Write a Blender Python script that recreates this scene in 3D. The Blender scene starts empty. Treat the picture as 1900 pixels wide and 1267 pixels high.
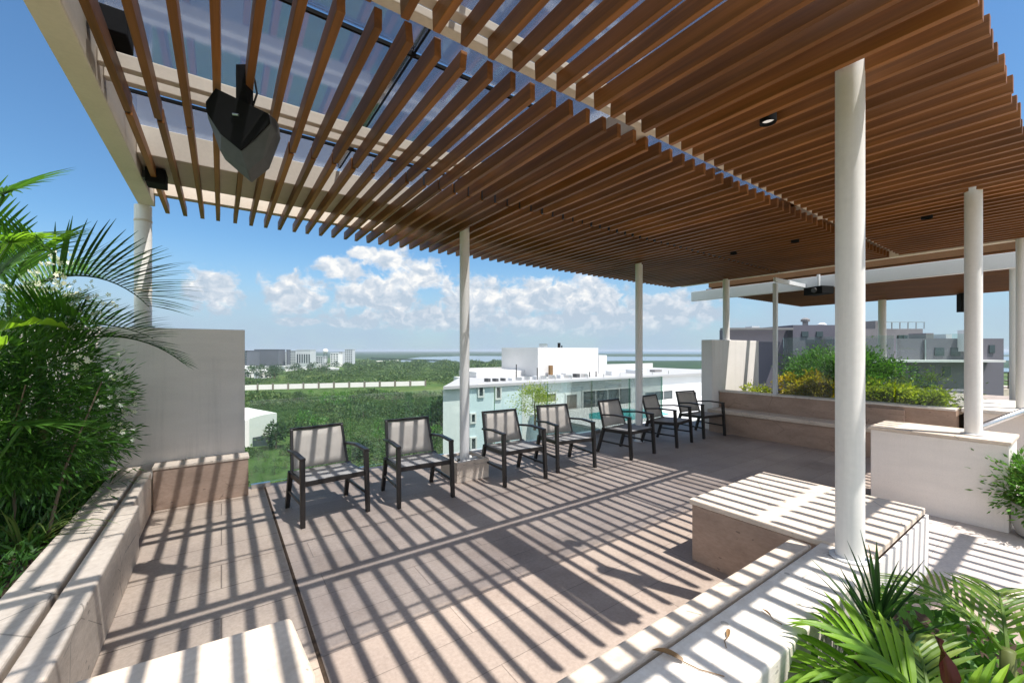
import bpy, bmesh, math, random
import numpy as np
from mathutils import Vector, Matrix
R = math.radians
random.seed(7); rng = np.random.default_rng(7)
scn = bpy.context.scene
col = scn.collection

# ------------------------------------------------------------------ camera
TH = R(35.17)                      # the terrace axes are turned against the view
CT, ST = math.cos(TH), math.sin(TH)
EYE = 1.7
cam = bpy.data.cameras.new('camera'); camo = bpy.data.objects.new('camera', cam); col.objects.link(camo)
cam.sensor_width = 36; cam.lens = 14.5; cam.shift_y = 0.0087
cam.clip_start = 0.05; cam.clip_end = 60000
camo.location = (0, 0, EYE); camo.rotation_euler = (R(90), 0, -TH)
scn.camera = camo
# ------------------------------------------------------------------ light
SUN = Vector((0.17, -0.40, 1.0)).normalized()
sd = bpy.data.lights.new('sun', 'SUN'); sd.energy = 4.6; sd.angle = R(0.5); sd.color = (1.0, 0.955, 0.89)
so = bpy.data.objects.new('sun', sd); col.objects.link(so)
so.rotation_euler = SUN.to_track_quat('Z', 'Y').to_euler()
scn.view_settings.view_transform = 'Standard'; scn.view_settings.look = 'None'
scn.view_settings.exposure = 0.75; scn.view_settings.gamma = 1
scn.cycles.max_bounces = 10; scn.cycles.transparent_max_bounces = 24
scn.cycles.diffuse_bounces = 5; scn.cycles.caustics_reflective = False; scn.cycles.caustics_refractive = False
scn.cycles.sample_clamp_indirect = 6

# ------------------------------------------------------------------ sky
w = bpy.data.worlds.new('World'); scn.world = w; w.use_nodes = True
def sky():
    nt = w.node_tree; N = nt.nodes; L = nt.links; N.clear()
    out = N.new('ShaderNodeOutputWorld'); bg = N.new('ShaderNodeBackground')
    bg.inputs['Strength'].default_value = 0.09
    L.new(bg.outputs[0], out.inputs[0])
    s = N.new('ShaderNodeTexSky'); s.sky_type = 'NISHITA'; s.sun_disc = False
    s.sun_elevation = math.asin(SUN.z); s.sun_rotation = math.atan2(SUN.x, SUN.y)
    s.air_density = 1.15; s.dust_density = 0.35; s.ozone_density = 2.0; s.altitude = 30
    def M(op, a, b=None, c=None):
        n = N.new('ShaderNodeMath'); n.operation = op
        for i, x in enumerate((a, b, c)):
            if x is None: continue
            if isinstance(x, (int, float)): n.inputs[i].default_value = x
            else: L.new(x, n.inputs[i])
        return n.outputs[0]
    def SM(x, a, b, lo=0.0, hi=1.0):
        n = N.new('ShaderNodeMapRange'); n.interpolation_type = 'SMOOTHSTEP'
        L.new(x, n.inputs[0]); n.inputs[1].default_value = a; n.inputs[2].default_value = b
        n.inputs[3].default_value = lo; n.inputs[4].default_value = hi
        return n.outputs[0]
    tc = N.new('ShaderNodeTexCoord')
    sp = N.new('ShaderNodeSeparateXYZ'); L.new(tc.outputs['Generated'], sp.inputs[0])
    X, Y, Z = sp.outputs
    az = M('ARCTAN2', X, Y)                                   # compass bearing from +Y
    el = M('ARCSINE', Z)
    cb = N.new('ShaderNodeCombineXYZ'); L.new(az, cb.inputs[0]); L.new(el, cb.inputs[1])
    def noise(scale, detail, off=0.0, rough=0.55):
        mp = N.new('ShaderNodeMapping'); L.new(cb.outputs[0], mp.inputs[0])
        mp.inputs['Location'].default_value = (off, off * 0.7, off)
        mp.inputs['Scale'].default_value = (1, 1.35, 1)
        n = N.new('ShaderNodeTexNoise'); n.noise_dimensions = '2D'; n.inputs['Scale'].default_value = scale
        n.inputs['Detail'].default_value = detail; n.inputs['Roughness'].default_value = rough
        L.new(mp.outputs[0], n.inputs['Vector']); return n
    # warped coordinates give the cauliflower outlines
    nz = noise(16, 4, 0.0)
    wv = N.new('ShaderNodeVectorMath'); wv.operation = 'MULTIPLY_ADD'
    L.new(nz.outputs['Color'], wv.inputs[0]); wv.inputs[1].default_value = (0.07, 0.05, 0); L.new(cb.outputs[0], wv.inputs[2])
    def puffs(scale, loc):
        mp = N.new('ShaderNodeMapping'); L.new(wv.outputs[0], mp.inputs[0]); mp.inputs['Location'].default_value = loc
        v = N.new('ShaderNodeTexVoronoi'); v.feature = 'F1'; v.voronoi_dimensions = '2D'; v.inputs['Scale'].default_value = scale
        v.inputs['Detail'].default_value = 2; v.inputs['Roughness'].default_value = 0.55
        L.new(mp.outputs[0], v.inputs['Vector']); return v.outputs['Distance']
    LT = (-0.006, -0.016, 0)
    p0 = puffs(24, (0, 0, 0)); p1 = puffs(24, LT)
    n0 = noise(22, 6, 3.1, 0.6).outputs[0]
    # cumulus heaps: (u, v, ru, rv) of the photograph turned into bearings
    heaps = [(392, 537, 62, 50), (552, 545, 78, 45), (632, 497, 44, 27), (664, 470, 26, 14), (700, 548, 95, 52),
             (722, 482, 52, 28), (775, 510, 60, 36), (890, 556, 90, 46), (985, 556, 95, 44), (1085, 556, 110, 50),
             (1225, 582, 130, 46), (800, 590, 200, 30), (1080, 600, 220, 32), (560, 597, 60, 10), (650, 600, 50, 11)]
    field = None
    for (u, v, ru, rv) in heaps:
        k = (u - 950) / 765
        a0 = math.atan(k) + TH; e0 = math.atan((650 - v) / 765 / math.sqrt(1 + k * k))
        sa = ru / 765 / (1 + k * k); se = rv / 765 / math.sqrt(1 + k * k)
        d = N.new('ShaderNodeVectorMath'); d.operation = 'SUBTRACT'; L.new(cb.outputs[0], d.inputs[0]); d.inputs[1].default_value = (a0, e0, 0)
        m = N.new('ShaderNodeVectorMath'); m.operation = 'MULTIPLY'; L.new(d.outputs[0], m.inputs[0]); m.inputs[1].default_value = (1 / sa, 1.08 / se, 0)
        ln = N.new('ShaderNodeVectorMath'); ln.operation = 'LENGTH'; L.new(m.outputs[0], ln.inputs[0])
        q = M('SUBTRACT', 1.22, ln.outputs['Value'])
        field = q if field is None else M('SMOOTH_MAX', field, q, 0.25)
    # unseen clouds round the rest of the sky, added as white fill light
    band = M('MULTIPLY', SM(el, 0.03, 0.12), SM(el, 1.25, 0.8))
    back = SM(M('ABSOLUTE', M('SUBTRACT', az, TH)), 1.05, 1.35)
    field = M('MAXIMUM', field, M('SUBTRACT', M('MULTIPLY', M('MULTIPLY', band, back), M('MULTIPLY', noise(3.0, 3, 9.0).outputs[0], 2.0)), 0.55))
    puff = M('SUBTRACT', 0.62, p0)
    dens = M('ADD', field, M('ADD', M('MULTIPLY', puff, 0.55), M('MULTIPLY', M('SUBTRACT', n0, 0.5), 1.05)))
    alpha = SM(dens, 0.04, 0.56)
    alpha = M('MULTIPLY', alpha, SM(el, 0.012, 0.085, 0.35, 1.0))
    # relief towards the light
    rel = M('SUBTRACT', p0, p1)
    shade = M('ADD', M('ADD', M('MULTIPLY', rel, 0.6), M('MULTIPLY', M('SUBTRACT', n0, 0.5), 0.9)), SM(el, 0.03, 0.21, 0.10, 0.62))
    cr = N.new('ShaderNodeValToRGB'); L.new(shade, cr.inputs[0])
    e = cr.color_ramp.elements
    e[0].position = 0.1; e[0].color = (3.4, 4.1, 4.9, 1); e[1].position = 0.8; e[1].color = (6.6, 6.6, 6.5, 1)
    m_ = e.new(0.5); m_.color = (4.8, 5.2, 5.7, 1)
    # thin milky veil low over the horizon and faint wisps
    veil = M('MULTIPLY', SM(el, 0.24, 0.02), SM(noise(4, 4, 5.5).outputs[0], 0.3, 0.7, 0.72, 1.0))
    mx0 = N.new('ShaderNodeMix'); mx0.data_type = 'RGBA'; L.new(veil, mx0.inputs[0])
    tn = N.new('ShaderNodeMix'); tn.data_type = 'RGBA'; tn.blend_type = 'MULTIPLY'; tn.inputs[0].default_value = 1
    L.new(s.outputs[0], tn.inputs[6]); tn.inputs[7].default_value = (0.60, 0.86, 1.03, 1)
    L.new(tn.outputs[2], mx0.inputs[6]); mx0.inputs[7].default_value = (3.0, 3.9, 4.9, 1)
    mx = N.new('ShaderNodeMix'); mx.data_type = 'RGBA'; L.new(alpha, mx.inputs[0])
    gain = N.new('ShaderNodeVectorMath'); gain.operation = 'SCALE'; L.new(cr.outputs[0], gain.inputs[0]); L.new(M('ADD', 1.0, M('MULTIPLY', back, 0.9)), gain.inputs['Scale'])  # unseen clouds made brighter still to lift the fill light
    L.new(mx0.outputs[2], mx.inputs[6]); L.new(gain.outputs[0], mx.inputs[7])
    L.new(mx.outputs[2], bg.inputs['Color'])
sky()
w.cycles.sampling_method = 'MANUAL'; w.cycles.sample_map_resolution = 256

# ------------------------------------------------------------------ materials
MATS = {}
class NT:
    def __init__(s, name):
        s.m = bpy.data.materials.new(name); s.m.use_nodes = True
        s.t = s.m.node_tree; s.N = s.t.nodes; s.L = s.t.links
        s.b = s.N['Principled BSDF']; s.out = s.N['Material Output']; MATS[name] = s.m
        s.tc = s.N.new('ShaderNodeTexCoord')
    def mapped(s, scale, src='Object', rot=(0, 0, 0)):
        mp = s.N.new('ShaderNodeMapping'); mp.inputs['Scale'].default_value = scale; mp.inputs['Rotation'].default_value = rot
        s.L.new(s.tc.outputs[src], mp.inputs[0]); return mp.outputs[0]
    def noise(s, scale, detail=4, vec=None, rough=0.55):
        n = s.N.new('ShaderNodeTexNoise'); n.inputs['Scale'].default_value = scale
        n.inputs['Detail'].default_value = detail; n.inputs['Roughness'].default_value = rough
        s.L.new(vec if vec is not None else s.tc.outputs['Object'], n.inputs['Vector']); return n.outputs[0]
    def ramp(s, fac, stops):
        r = s.N.new('ShaderNodeValToRGB'); s.L.new(fac, r.inputs[0]); e = r.color_ramp.elements
        e[0].position = stops[0][0]; e[0].color = (*stops[0][1], 1); e[1].position = stops[-1][0]; e[1].color = (*stops[-1][1], 1)
        for p, c in stops[1:-1]: q = e.new(p); q.color = (*c, 1)
        return r.outputs[0]
    def mix(s, fac, a, b, blend='MIX'):
        n = s.N.new('ShaderNodeMix'); n.data_type = 'RGBA'; n.blend_type = blend
        for i, x in ((0, fac), (6, a), (7, b)):
            if isinstance(x, (int, float)): n.inputs[i].default_value = x
            elif isinstance(x, tuple): n.inputs[i].default_value = (*x, 1)
            else: s.L.new(x, n.inputs[i])
        return n.outputs[2]
    def math(s, op, a, b=None):
        n = s.N.new('ShaderNodeMath'); n.operation = op
        for i, x in enumerate((a, b)):
            if x is None: continue
            if isinstance(x, (int, float)): n.inputs[i].default_value = x
            else: s.L.new(x, n.inputs[i])
        return n.outputs[0]
    def col(s, c):
        if isinstance(c, tuple): s.b.inputs['Base Color'].default_value = (*c, 1)
        else: s.L.new(c, s.b.inputs['Base Color'])
    def set(s, rough=0.6, spec=0.3, metal=0.0):
        s.b.inputs['Roughness'].default_value = rough; s.b.inputs['Specular IOR Level'].default_value = spec; s.b.inputs['Metallic'].default_value = metal
        return s
    def bump(s, h, strength=0.2, dist=0.01):
        n = s.N.new('ShaderNodeBump'); n.inputs['Strength'].default_value = strength; n.inputs['Distance'].default_value = dist
        s.L.new(h, n.inputs['Height']); s.L.new(n.outputs[0], s.b.inputs['Normal'])

def tint(c, k): return tuple(min(1, x * k) for x in c)
def mottled(name, c, var=0.16, scale=3.0, rough=0.75, bump=0.15, spec=0.25, bscale=60, streak=None):
    t = NT(name); a = t.noise(scale, 6, t.mapped(streak) if streak else None); f = t.noise(bscale, 3)
    base = t.ramp(a, [(0.3, tint(c, 1 - var)), (0.5, c), (0.72, tint(c, 1 + var * 0.8))])
    base = t.mix(0.35, base, t.ramp(f, [(0.35, tint(c, 1 - var)), (0.65, tint(c, 1 + var * 0.6))]))
    if streak:
        sk = t.noise(1.0, 5, t.mapped((9, 9, 0.35)), 0.7); bl = t.noise(0.8, 6, None, 0.7)
        k = t.math('MULTIPLY', t.ramp(sk, [(0.5, (0, 0, 0)), (0.72, (1, 1, 1))]), t.ramp(bl, [(0.4, (0, 0, 0)), (0.65, (0.4, 0.4, 0.4))]))
        base = t.mix(k, base, tint(c, 0.55))
    t.col(base); t.set(rough, spec); t.bump(f, bump, 0.006); return t
def plain(name, c, rough=0.5, spec=0.4, metal=0.0):
    t = NT(name); f = t.noise(25, 3); t.col(t.ramp(f, [(0.3, tint(c, 0.9)), (0.7, tint(c, 1.08))])); t.set(rough, spec, metal); return t

def floor_tiles(name, c, bw, rh, mortar, var, joint=0.45, off=0.5, rot=0.0):
    t = NT(name); vec = t.mapped((1, 1, 1), 'Object', (0, 0, rot))
    b = t.N.new('ShaderNodeTexBrick'); t.L.new(vec, b.inputs['Vector'])
    b.inputs['Scale'].default_value = 1; b.inputs['Brick Width'].default_value = bw; b.inputs['Row Height'].default_value = rh
    b.inputs['Mortar Size'].default_value = mortar; b.inputs['Mortar Smooth'].default_value = 0.2; b.offset = off
    b.inputs['Color1'].default_value = (*tint(c, 1 - var), 1); b.inputs['Color2'].default_value = (*tint(c, 1 + var), 1)
    b.inputs['Mortar'].default_value = (*tint(c, joint), 1)
    a = t.noise(1.3, 6); f = t.noise(45, 4, None, 0.7)
    x = t.mix(1.0, b.outputs['Color'], t.ramp(a, [(0.3, (0.84, 0.82, 0.82)), (0.7, (1.1, 1.08, 1.04))]), 'MULTIPLY')
    x = t.mix(1.0, x, t.ramp(f, [(0.3, (0.84, 0.83, 0.82)), (0.72, (1.1, 1.1, 1.1))]), 'MULTIPLY')
    st_ = t.noise(0.55, 7, None, 0.7); x = t.mix(1.0, x, t.ramp(st_, [(0.36, (0.80, 0.78, 0.76)), (0.48, (1.0, 1.0, 1.0)), (0.75, (1.05, 1.05, 1.05))]), 'MULTIPLY')
    t.col(x); t.set(0.62, 0.3)
    hh = t.math('ADD', t.math('MULTIPLY', b.outputs['Fac'], -1.0), t.math('MULTIPLY', f, 0.35))
    t.bump(hh, 0.35, 0.006); return t
floor_tiles('paving', (0.385, 0.318, 0.275), 1.24, 0.31, 0.003, 0.08, 0.6)
floor_tiles('paving_cream', (0.47, 0.385, 0.315), 1.25, 0.40, 0.005, 0.04)
floor_tiles('paving_white', (0.62, 0.56, 0.52), 0.8, 0.8, 0.003, 0.03, 0.7)
def travertine(name, c, pits=0.62):
    t = NT(name); a = t.noise(2.2, 7, t.mapped((1, 1, 3))); f = t.noise(26, 5, t.mapped((1, 1, 2.5)), 0.65)
    v = t.N.new('ShaderNodeTexVoronoi'); v.inputs['Scale'].default_value = 8; t.L.new(t.mapped((1, 1, 2.6)), v.inputs['Vector'])
    pn = t.noise(7, 3)
    pit = t.math('MULTIPLY', t.math('LESS_THAN', t.math('ADD', v.outputs['Distance'], t.math('MULTIPLY', f, 0.12)), 0.20), t.math('GREATER_THAN', pn, 0.56))
    ve = t.N.new('ShaderNodeTexVoronoi'); ve.feature = 'DISTANCE_TO_EDGE'; ve.inputs['Scale'].default_value = 1.7; t.L.new(t.mapped((1, 1, 1.6)), ve.inputs['Vector'])
    ck = t.math('MULTIPLY', t.math('LESS_THAN', ve.outputs['Distance'], 0.006), t.math('GREATER_THAN', t.noise(1.6, 3), 0.54))
    pit = t.math('MAXIMUM', pit, ck)
    x = t.ramp(a, [(0.28, tint(c, 0.78)), (0.5, c), (0.74, tint(c, 1.14))])
    x = t.mix(1.0, x, t.ramp(f, [(0.3, (0.86, 0.83, 0.8)), (0.7, (1.06, 1.06, 1.06))]), 'MULTIPLY')
    x = t.mix(t.math('MULTIPLY', pit, pits), x, tint(c, 0.3))
    t.col(x); t.set(0.68, 0.25); t.bump(t.math('SUBTRACT', f, t.math('MULTIPLY', pit, 1.5)), 0.25, 0.006)
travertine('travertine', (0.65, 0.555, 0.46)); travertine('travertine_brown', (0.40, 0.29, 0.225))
travertine('travertine_white', (0.72, 0.67, 0.605), 0.6)
mottled('plaster', (0.80, 0.74, 0.685), 0.08, 1.6, 0.8, 0.25, 0.2, 90, (1, 1, 5))
mottled('plaster_white', (0.76, 0.72, 0.68), 0.06, 2.0, 0.75, 0.12, 0.25, 60, (1, 1, 2))
mottled('column_paint', (0.78, 0.755, 0.72), 0.07, 2.5, 0.42, 0.05, 0.35, 30, (4, 4, 0.6))
mottled('beam_paint', (0.66, 0.58, 0.47), 0.10, 3.0, 0.6, 0.08, 0.3, 40)
mottled('frame_paint', (0.66, 0.67, 0.68), 0.05, 3.0, 0.4, 0.03, 0.4, 40)
mottled('solid_roof', (0.20, 0.10, 0.045), 0.2, 2.0, 0.8)
def wood(name, c):
    t = NT(name); vec = t.mapped((26, 0.9, 26)); g = t.noise(1.0, 6, vec, 0.6); a = t.noise(1.1, 3)
    gi = t.N.new('ShaderNodeObjectInfo')
    x = t.ramp(g, [(0.25, tint(c, 0.55)), (0.5, c), (0.75, tint(c, 1.35))])
    x = t.mix(1.0, x, t.ramp(a, [(0.3, (0.75, 0.72, 0.7)), (0.7, (1.15, 1.12, 1.1))]), 'MULTIPLY')
    x = t.mix(1.0, x, t.ramp(gi.outputs['Random'], [(0.0, (0.70, 0.68, 0.66)), (0.5, (1.0, 0.98, 0.96)), (1.0, (1.28, 1.28, 1.25))]), 'MULTIPLY')
    t.col(x); t.set(0.5, 0.3); t.bump(g, 0.2, 0.004)
wood('wood', (0.225, 0.092, 0.025))
def glass(name, tr, refl, dirt=0.0, rough=0.02, dirtc=(0.5, 0.5, 0.5)):
    t = NT(name); N, L = t.N, t.L
    tp = N.new('ShaderNodeBsdfTransparent'); tp.inputs[0].default_value = (*tr, 1)
    gl = N.new('ShaderNodeBsdfGlossy'); gl.inputs['Roughness'].default_value = rough; gl.inputs[0].default_value = (1, 1, 1, 1)
    fr = N.new('ShaderNodeFresnel'); fr.inputs[0].default_value = 1.45
    m = N.new('ShaderNodeMixShader'); L.new(t.math('MULTIPLY', fr.outputs[0], refl), m.inputs[0]); L.new(tp.outputs[0], m.inputs[1]); L.new(gl.outputs[0], m.inputs[2])
    o = m
    if dirt:
        df = N.new('ShaderNodeBsdfDiffuse'); df.inputs[0].default_value = (*dirtc, 1)
        f = t.noise(4, 7, None, 0.7); g2 = t.noise(0.9, 3)
        fac = t.math('MULTIPLY', t.math('MULTIPLY', f, g2), dirt * 3.2)
        m2 = N.new('ShaderNodeMixShader'); L.new(fac, m2.inputs[0]); L.new(m.outputs[0], m2.inputs[1]); L.new(df.outputs[0], m2.inputs[2]); o = m2
    L.new(o.outputs[0], t.out.inputs[0])
glass('glass_roof', (0.81, 0.83, 0.86), 0.7, 0.10, 0.05, (0.30, 0.31, 0.36))
glass('glass_rail', (0.88, 0.94, 0.915), 0.8, 0.05, 0.01, (0.6, 0.65, 0.62))
glass('glass_edge', (0.35, 0.62, 0.52), 0.8)
plain('pane', (0.05, 0.07, 0.075), 0.08, 0.6)
plain('pane_olive', (0.20, 0.20, 0.10), 0.15, 0.5)
plain('pane_brown', (0.20, 0.165, 0.14), 0.2, 0.5)
plain('chair_metal', (0.022, 0.018, 0.016), 0.38, 0.45)
def fabric(name, c):
    t = NT(name); wv = t.N.new('ShaderNodeTexWave'); wv.inputs['Scale'].default_value = 90; wv.inputs['Distortion'].default_value = 0.5
    t.L.new(t.tc.outputs['Object'], wv.inputs['Vector'])
    f = t.noise(6, 3)
    x = t.mix(1.0, t.ramp(f, [(0.3, tint(c, 0.88)), (0.7, tint(c, 1.08))]), t.ramp(wv.outputs[0], [(0, (0.86, 0.86, 0.86)), (1, (1.05, 1.05, 1.05))]), 'MULTIPLY')
    t.col(x); t.set(0.6, 0.35); t.bump(wv.outputs[0], 0.2, 0.002)
fabric('sling', (0.40, 0.375, 0.35)); fabric('sling_back', (0.47, 0.42, 0.365))
plain('black_plastic', (0.009, 0.009, 0.0095), 0.8, 0.12); plain('grey_plastic', (0.075, 0.076, 0.078), 0.5, 0.35)
plain('steel', (0.6, 0.6, 0.6), 0.3, 0.5, 1.0)
mottled('soil', (0.06, 0.042, 0.03), 0.4, 8, 0.95, 0.5, 0.1, 50)
mottled('pebble', (0.74, 0.71, 0.66), 0.12, 20, 0.6)
mottled('pot', (0.42, 0.40, 0.37), 0.08, 6, 0.6)
t_ = NT('lamp_lens'); t_.col((0.9, 0.9, 0.88)); t_.b.inputs['Emission Color'].default_value = (1, 0.96, 0.9, 1); t_.b.inputs['Emission Strength'].default_value = 0.2
def leaf(name, c1, c2, trans=0.3, rough=0.45, c3=None, nscale=3.0):
    t = NT(name); N, L = t.N, t.L
    g = N.new('ShaderNodeNewGeometry'); n = t.noise(nscale, 4, g.outputs['Position'])
    x = t.ramp(g.outputs['Random Per Island'], [(0.0, c1), (0.65, c2), (1.0, c3 or tint(c2, 1.25))])
    x = t.mix(1.0, x, t.ramp(n, [(0.3, (0.68, 0.74, 0.66)), (0.52, (1.0, 1.0, 0.95)), (0.7, (1.30, 1.18, 0.95))]), 'MULTIPLY')
    t.col(x); t.set(rough, 0.4)
    tr = N.new('ShaderNodeBsdfTranslucent'); L.new(t.mix(1.0, x, (1.5, 1.6, 0.8), 'MULTIPLY'), tr.inputs[0])
    m = N.new('ShaderNodeMixShader'); m.inputs[0].default_value = trans
    L.new(t.b.outputs[0], m.inputs[1]); L.new(tr.outputs[0], m.inputs[2]); L.new(m.outputs[0], t.out.inputs[0])
leaf('leaf_palm', (0.04, 0.115, 0.018), (0.085, 0.20, 0.03), 0.4)
leaf('leaf_palm_dark', (0.014, 0.045, 0.012), (0.03, 0.085, 0.018), 0.25)
leaf('leaf_bright', (0.13, 0.27, 0.022), (0.22, 0.38, 0.04), 0.5)
leaf('leaf_pale', (0.10, 0.19, 0.04), (0.18, 0.28, 0.06), 0.5, 0.4, (0.26, 0.33, 0.09))
leaf('leaf_hedge', (0.026, 0.085, 0.014), (0.068, 0.175, 0.024), 0.3)
leaf('leaf_grass', (0.07, 0.12, 0.03), (0.14, 0.19, 0.05), 0.3)
leaf('leaf_shrub', (0.045, 0.13, 0.02), (0.11, 0.25, 0.04), 0.35)
leaf('leaf_yellow', (0.34, 0.25, 0.012), (0.58, 0.44, 0.02), 0.35, 0.45, (0.25, 0.3, 0.03))
leaf('leaf_lime', (0.16, 0.24, 0.02), (0.34, 0.38, 0.03), 0.35)
leaf('leaf_red', (0.045, 0.008, 0.010), (0.09, 0.014, 0.016), 0.15, 0.25)
leaf('leaf_mangrove', (0.040, 0.088, 0.024), (0.075, 0.140, 0.036), 0.25, 0.6, (0.14, 0.19, 0.06), 0.035)
leaf('leaf_tree', (0.02, 0.05, 0.015), (0.04, 0.085, 0.025), 0.2, 0.6)
leaf('leaf_dry', (0.16, 0.09, 0.04), (0.26, 0.15, 0.07), 0.1)
leaf('petal', (0.75, 0.75, 0.70), (0.82, 0.82, 0.78), 0.3)
plain('stem', (0.10, 0.12, 0.03), 0.6); plain('bark', (0.16, 0.12, 0.08), 0.85, 0.2)
plain('cactus', (0.05, 0.15, 0.03), 0.6)

# ------------------------------------------------------------------ mesh helpers
class MB:
    def __init__(s): s.v = []; s.f = []
    def add(s, vs, fs):
        o = len(s.v); s.v += [tuple(p) for p in vs]; s.f += [tuple(i + o for i in f) for f in fs]; return s
    def box(s, x0, x1, y0, y1, z0, z1):
        return s.add([(x0, y0, z0), (x1, y0, z0), (x1, y1, z0), (x0, y1, z0), (x0, y0, z1), (x1, y0, z1), (x1, y1, z1), (x0, y1, z1)],
                     [(0, 3, 2, 1), (4, 5, 6, 7), (0, 1, 5, 4), (1, 2, 6, 5), (2, 3, 7, 6), (3, 0, 4, 7)])
    def bar(s, p0, p1, w, h, k=1.0, up=(0, 0, 1)):
        p0, p1 = Vector(p0), Vector(p1); d = (p1 - p0).normalized(); up = Vector(up)
        if abs(d.dot(up)) > 0.95: up = Vector((0, 1, 0))
        a = d.cross(up).normalized(); b = a.cross(d).normalized()
        vs = []
        for p, q in ((p0, 1.0), (p1, k)):
            for sx, sy in ((-1, -1), (1, -1), (1, 1), (-1, 1)): vs.append(p + a * (sx * w * q / 2) + b * (sy * h * q / 2))
        return s.add(vs, [(0, 3, 2, 1), (4, 5, 6, 7), (0, 1, 5, 4), (1, 2, 6, 5), (2, 3, 7, 6), (3, 0, 4, 7)])
    def tube(s, pts, r, n=8, r1=None):
        pts = [Vector(p) for p in pts]; rings = []; m = len(pts); o = len(s.v); vs = []; fs = []
        for i, p in enumerate(pts):
            d = (pts[min(i + 1, m - 1)] - pts[max(i - 1, 0)]).normalized()
            up = Vector((0, 0, 1)) if abs(d.z) < 0.95 else Vector((0, 1, 0))
            a = d.cross(up).normalized(); b = d.cross(a)
            rr = r if r1 is None else r + (r1 - r) * i / (m - 1)
            vs += [p + a * (rr * math.cos(2 * math.pi * j / n)) + b * (rr * math.sin(2 * math.pi * j / n)) for j in range(n)]
        for i in range(m - 1):
            for j in range(n): fs.append((i * n + j, i * n + (j + 1) % n, (i + 1) * n + (j + 1) % n, (i + 1) * n + j))
        fs.append(tuple(range(n - 1, -1, -1))); fs.append(tuple((m - 1) * n + j for j in range(n)))
        return s.add(vs, fs)
    def cyl(s, x, y, z0, z1, r0, r1=None, n=32): return s.tube([(x, y, z0), (x, y, z1)], r0, n, r1 if r1 is not None else r0)
    def lathe(s, x, y, prof, n=24):
        vs = []; fs = []; m = len(prof)
        for (r, z) in prof: vs += [(x + r * math.cos(2 * math.pi * j / n), y + r * math.sin(2 * math.pi * j / n), z) for j in range(n)]
        for i in range(m - 1):
            for j in range(n): fs.append((i * n + j, i * n + (j + 1) % n, (i + 1) * n + (j + 1) % n, (i + 1) * n + j))
        fs.append(tuple(range(n - 1, -1, -1))); fs.append(tuple((m - 1) * n + j for j in range(n)))
        return s.add(vs, fs)
    def prism(s, poly, z0, z1):
        n = len(poly); vs = [(x, y, z0) for x, y in poly] + [(x, y, z1) for x, y in poly]
        return s.add(vs, [tuple(range(n - 1, -1, -1)), tuple(range(n, 2 * n))] + [(i, (i + 1) % n, n + (i + 1) % n, n + i) for i in range(n)])
    def build(s, name, mat, parent=None, bevel=0.0, smooth=False, seg=2):
        me = bpy.data.meshes.new(name); me.from_pydata(s.v, [], s.f); me.validate(); me.update()
        return link(name, me, mat, parent, bevel, smooth, seg)
def link(name, me, mat, parent=None, bevel=0.0, smooth=False, seg=2):
    if mat: me.materials.append(MATS[mat])
    o = bpy.data.objects.new(name, me); col.objects.link(o)
    if parent is not None: o.parent = parent
    if bevel:
        b = o.modifiers.new('bevel', 'BEVEL'); b.width = bevel; b.segments = seg; b.limit_method = 'ANGLE'; b.angle_limit = R(40)
    if smooth:
        for p in me.polygons: p.use_smooth = True
        if smooth == 'auto':
            me.set_sharp_from_angle(angle=R(40))
    return o
def quads(name, V, mat, parent=None, per=4):
    """V: (n, per, 3) array, one face per row."""
    n = len(V); me = bpy.data.meshes.new(name); me.vertices.add(n * per); me.vertices.foreach_set('co', np.asarray(V, dtype=np.float32).ravel())
    me.loops.add(n * per); me.loops.foreach_set('vertex_index', np.arange(n * per, dtype=np.int32))
    me.polygons.add(n); me.polygons.foreach_set('loop_start', np.arange(0, n * per, per, dtype=np.int32)); me.polygons.foreach_set('loop_total', np.full(n, per, dtype=np.int32))
    me.update(); me.validate(); return link(name, me, mat, parent)
def tag(o, label=None, cat=None, group=None, kind=None):
    for k, x in (('label', label), ('category', cat), ('group', group), ('kind', kind)):
        if x: o[k] = x
    return o
def thing(name, label, cat, loc=(0, 0, 0), rz=0.0, group=None):
    o = bpy.data.objects.new(name, None); o.empty_display_size = 0.1; col.objects.link(o)
    o.location = loc; o.rotation_euler = (0, 0, rz); return tag(o, label, cat, group)
def dup(root, loc, rz=0.0, label=None, group=None):
    r = root.copy(); col.objects.link(r); r.location = loc; r.rotation_euler = (0, 0, rz)
    if label: r['label'] = label
    if group: r['group'] = group
    for ch in list(root.children):
        c = ch.copy(); col.objects.link(c); c.parent = r
        for g in ch.children:
            d = g.copy(); col.objects.link(d); d.parent = c
    return r
def struct(o): o['kind'] = 'structure'; return o
def view(u, d, z=0.0):
    """point on the compass bearing u (in photo columns), d metres ahead"""
    r = (u - 950) / 765 * d; return Vector((CT * r + ST * d, -ST * r + CT * d, z))

# ------------------------------------------------------------------ setting: terrace
GZ = -30.0
struct(MB().box(-2.6, 8.62, -6, 6.1, -0.35, 0).build('terrace_floor', 'paving'))
struct(MB().box(8.62, 24, -6, 5.6, -0.35, -0.002).build('terrace_floor', 'paving'))
struct(MB().box(-0.575, 0.43, 1.0, 6.09, 0.0, 0.004).build('path_cream', 'paving_cream'))
struct(MB().box(0.433, 0.452, 1.0, 6.09, 0.0, 0.006).build('floor_joint', 'soil'))
struct(MB().box(4.42, 8.3, -5.9, 1.12, 0.0, 0.004).build('path_white', 'paving_white'))
o = MB().box(-2.55, 23.9, -5.9, 6.0, GZ, -0.35).build('building_base', 'plaster_white')
tag(o, 'pale plastered building that carries the roof terrace', 'building')

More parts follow.
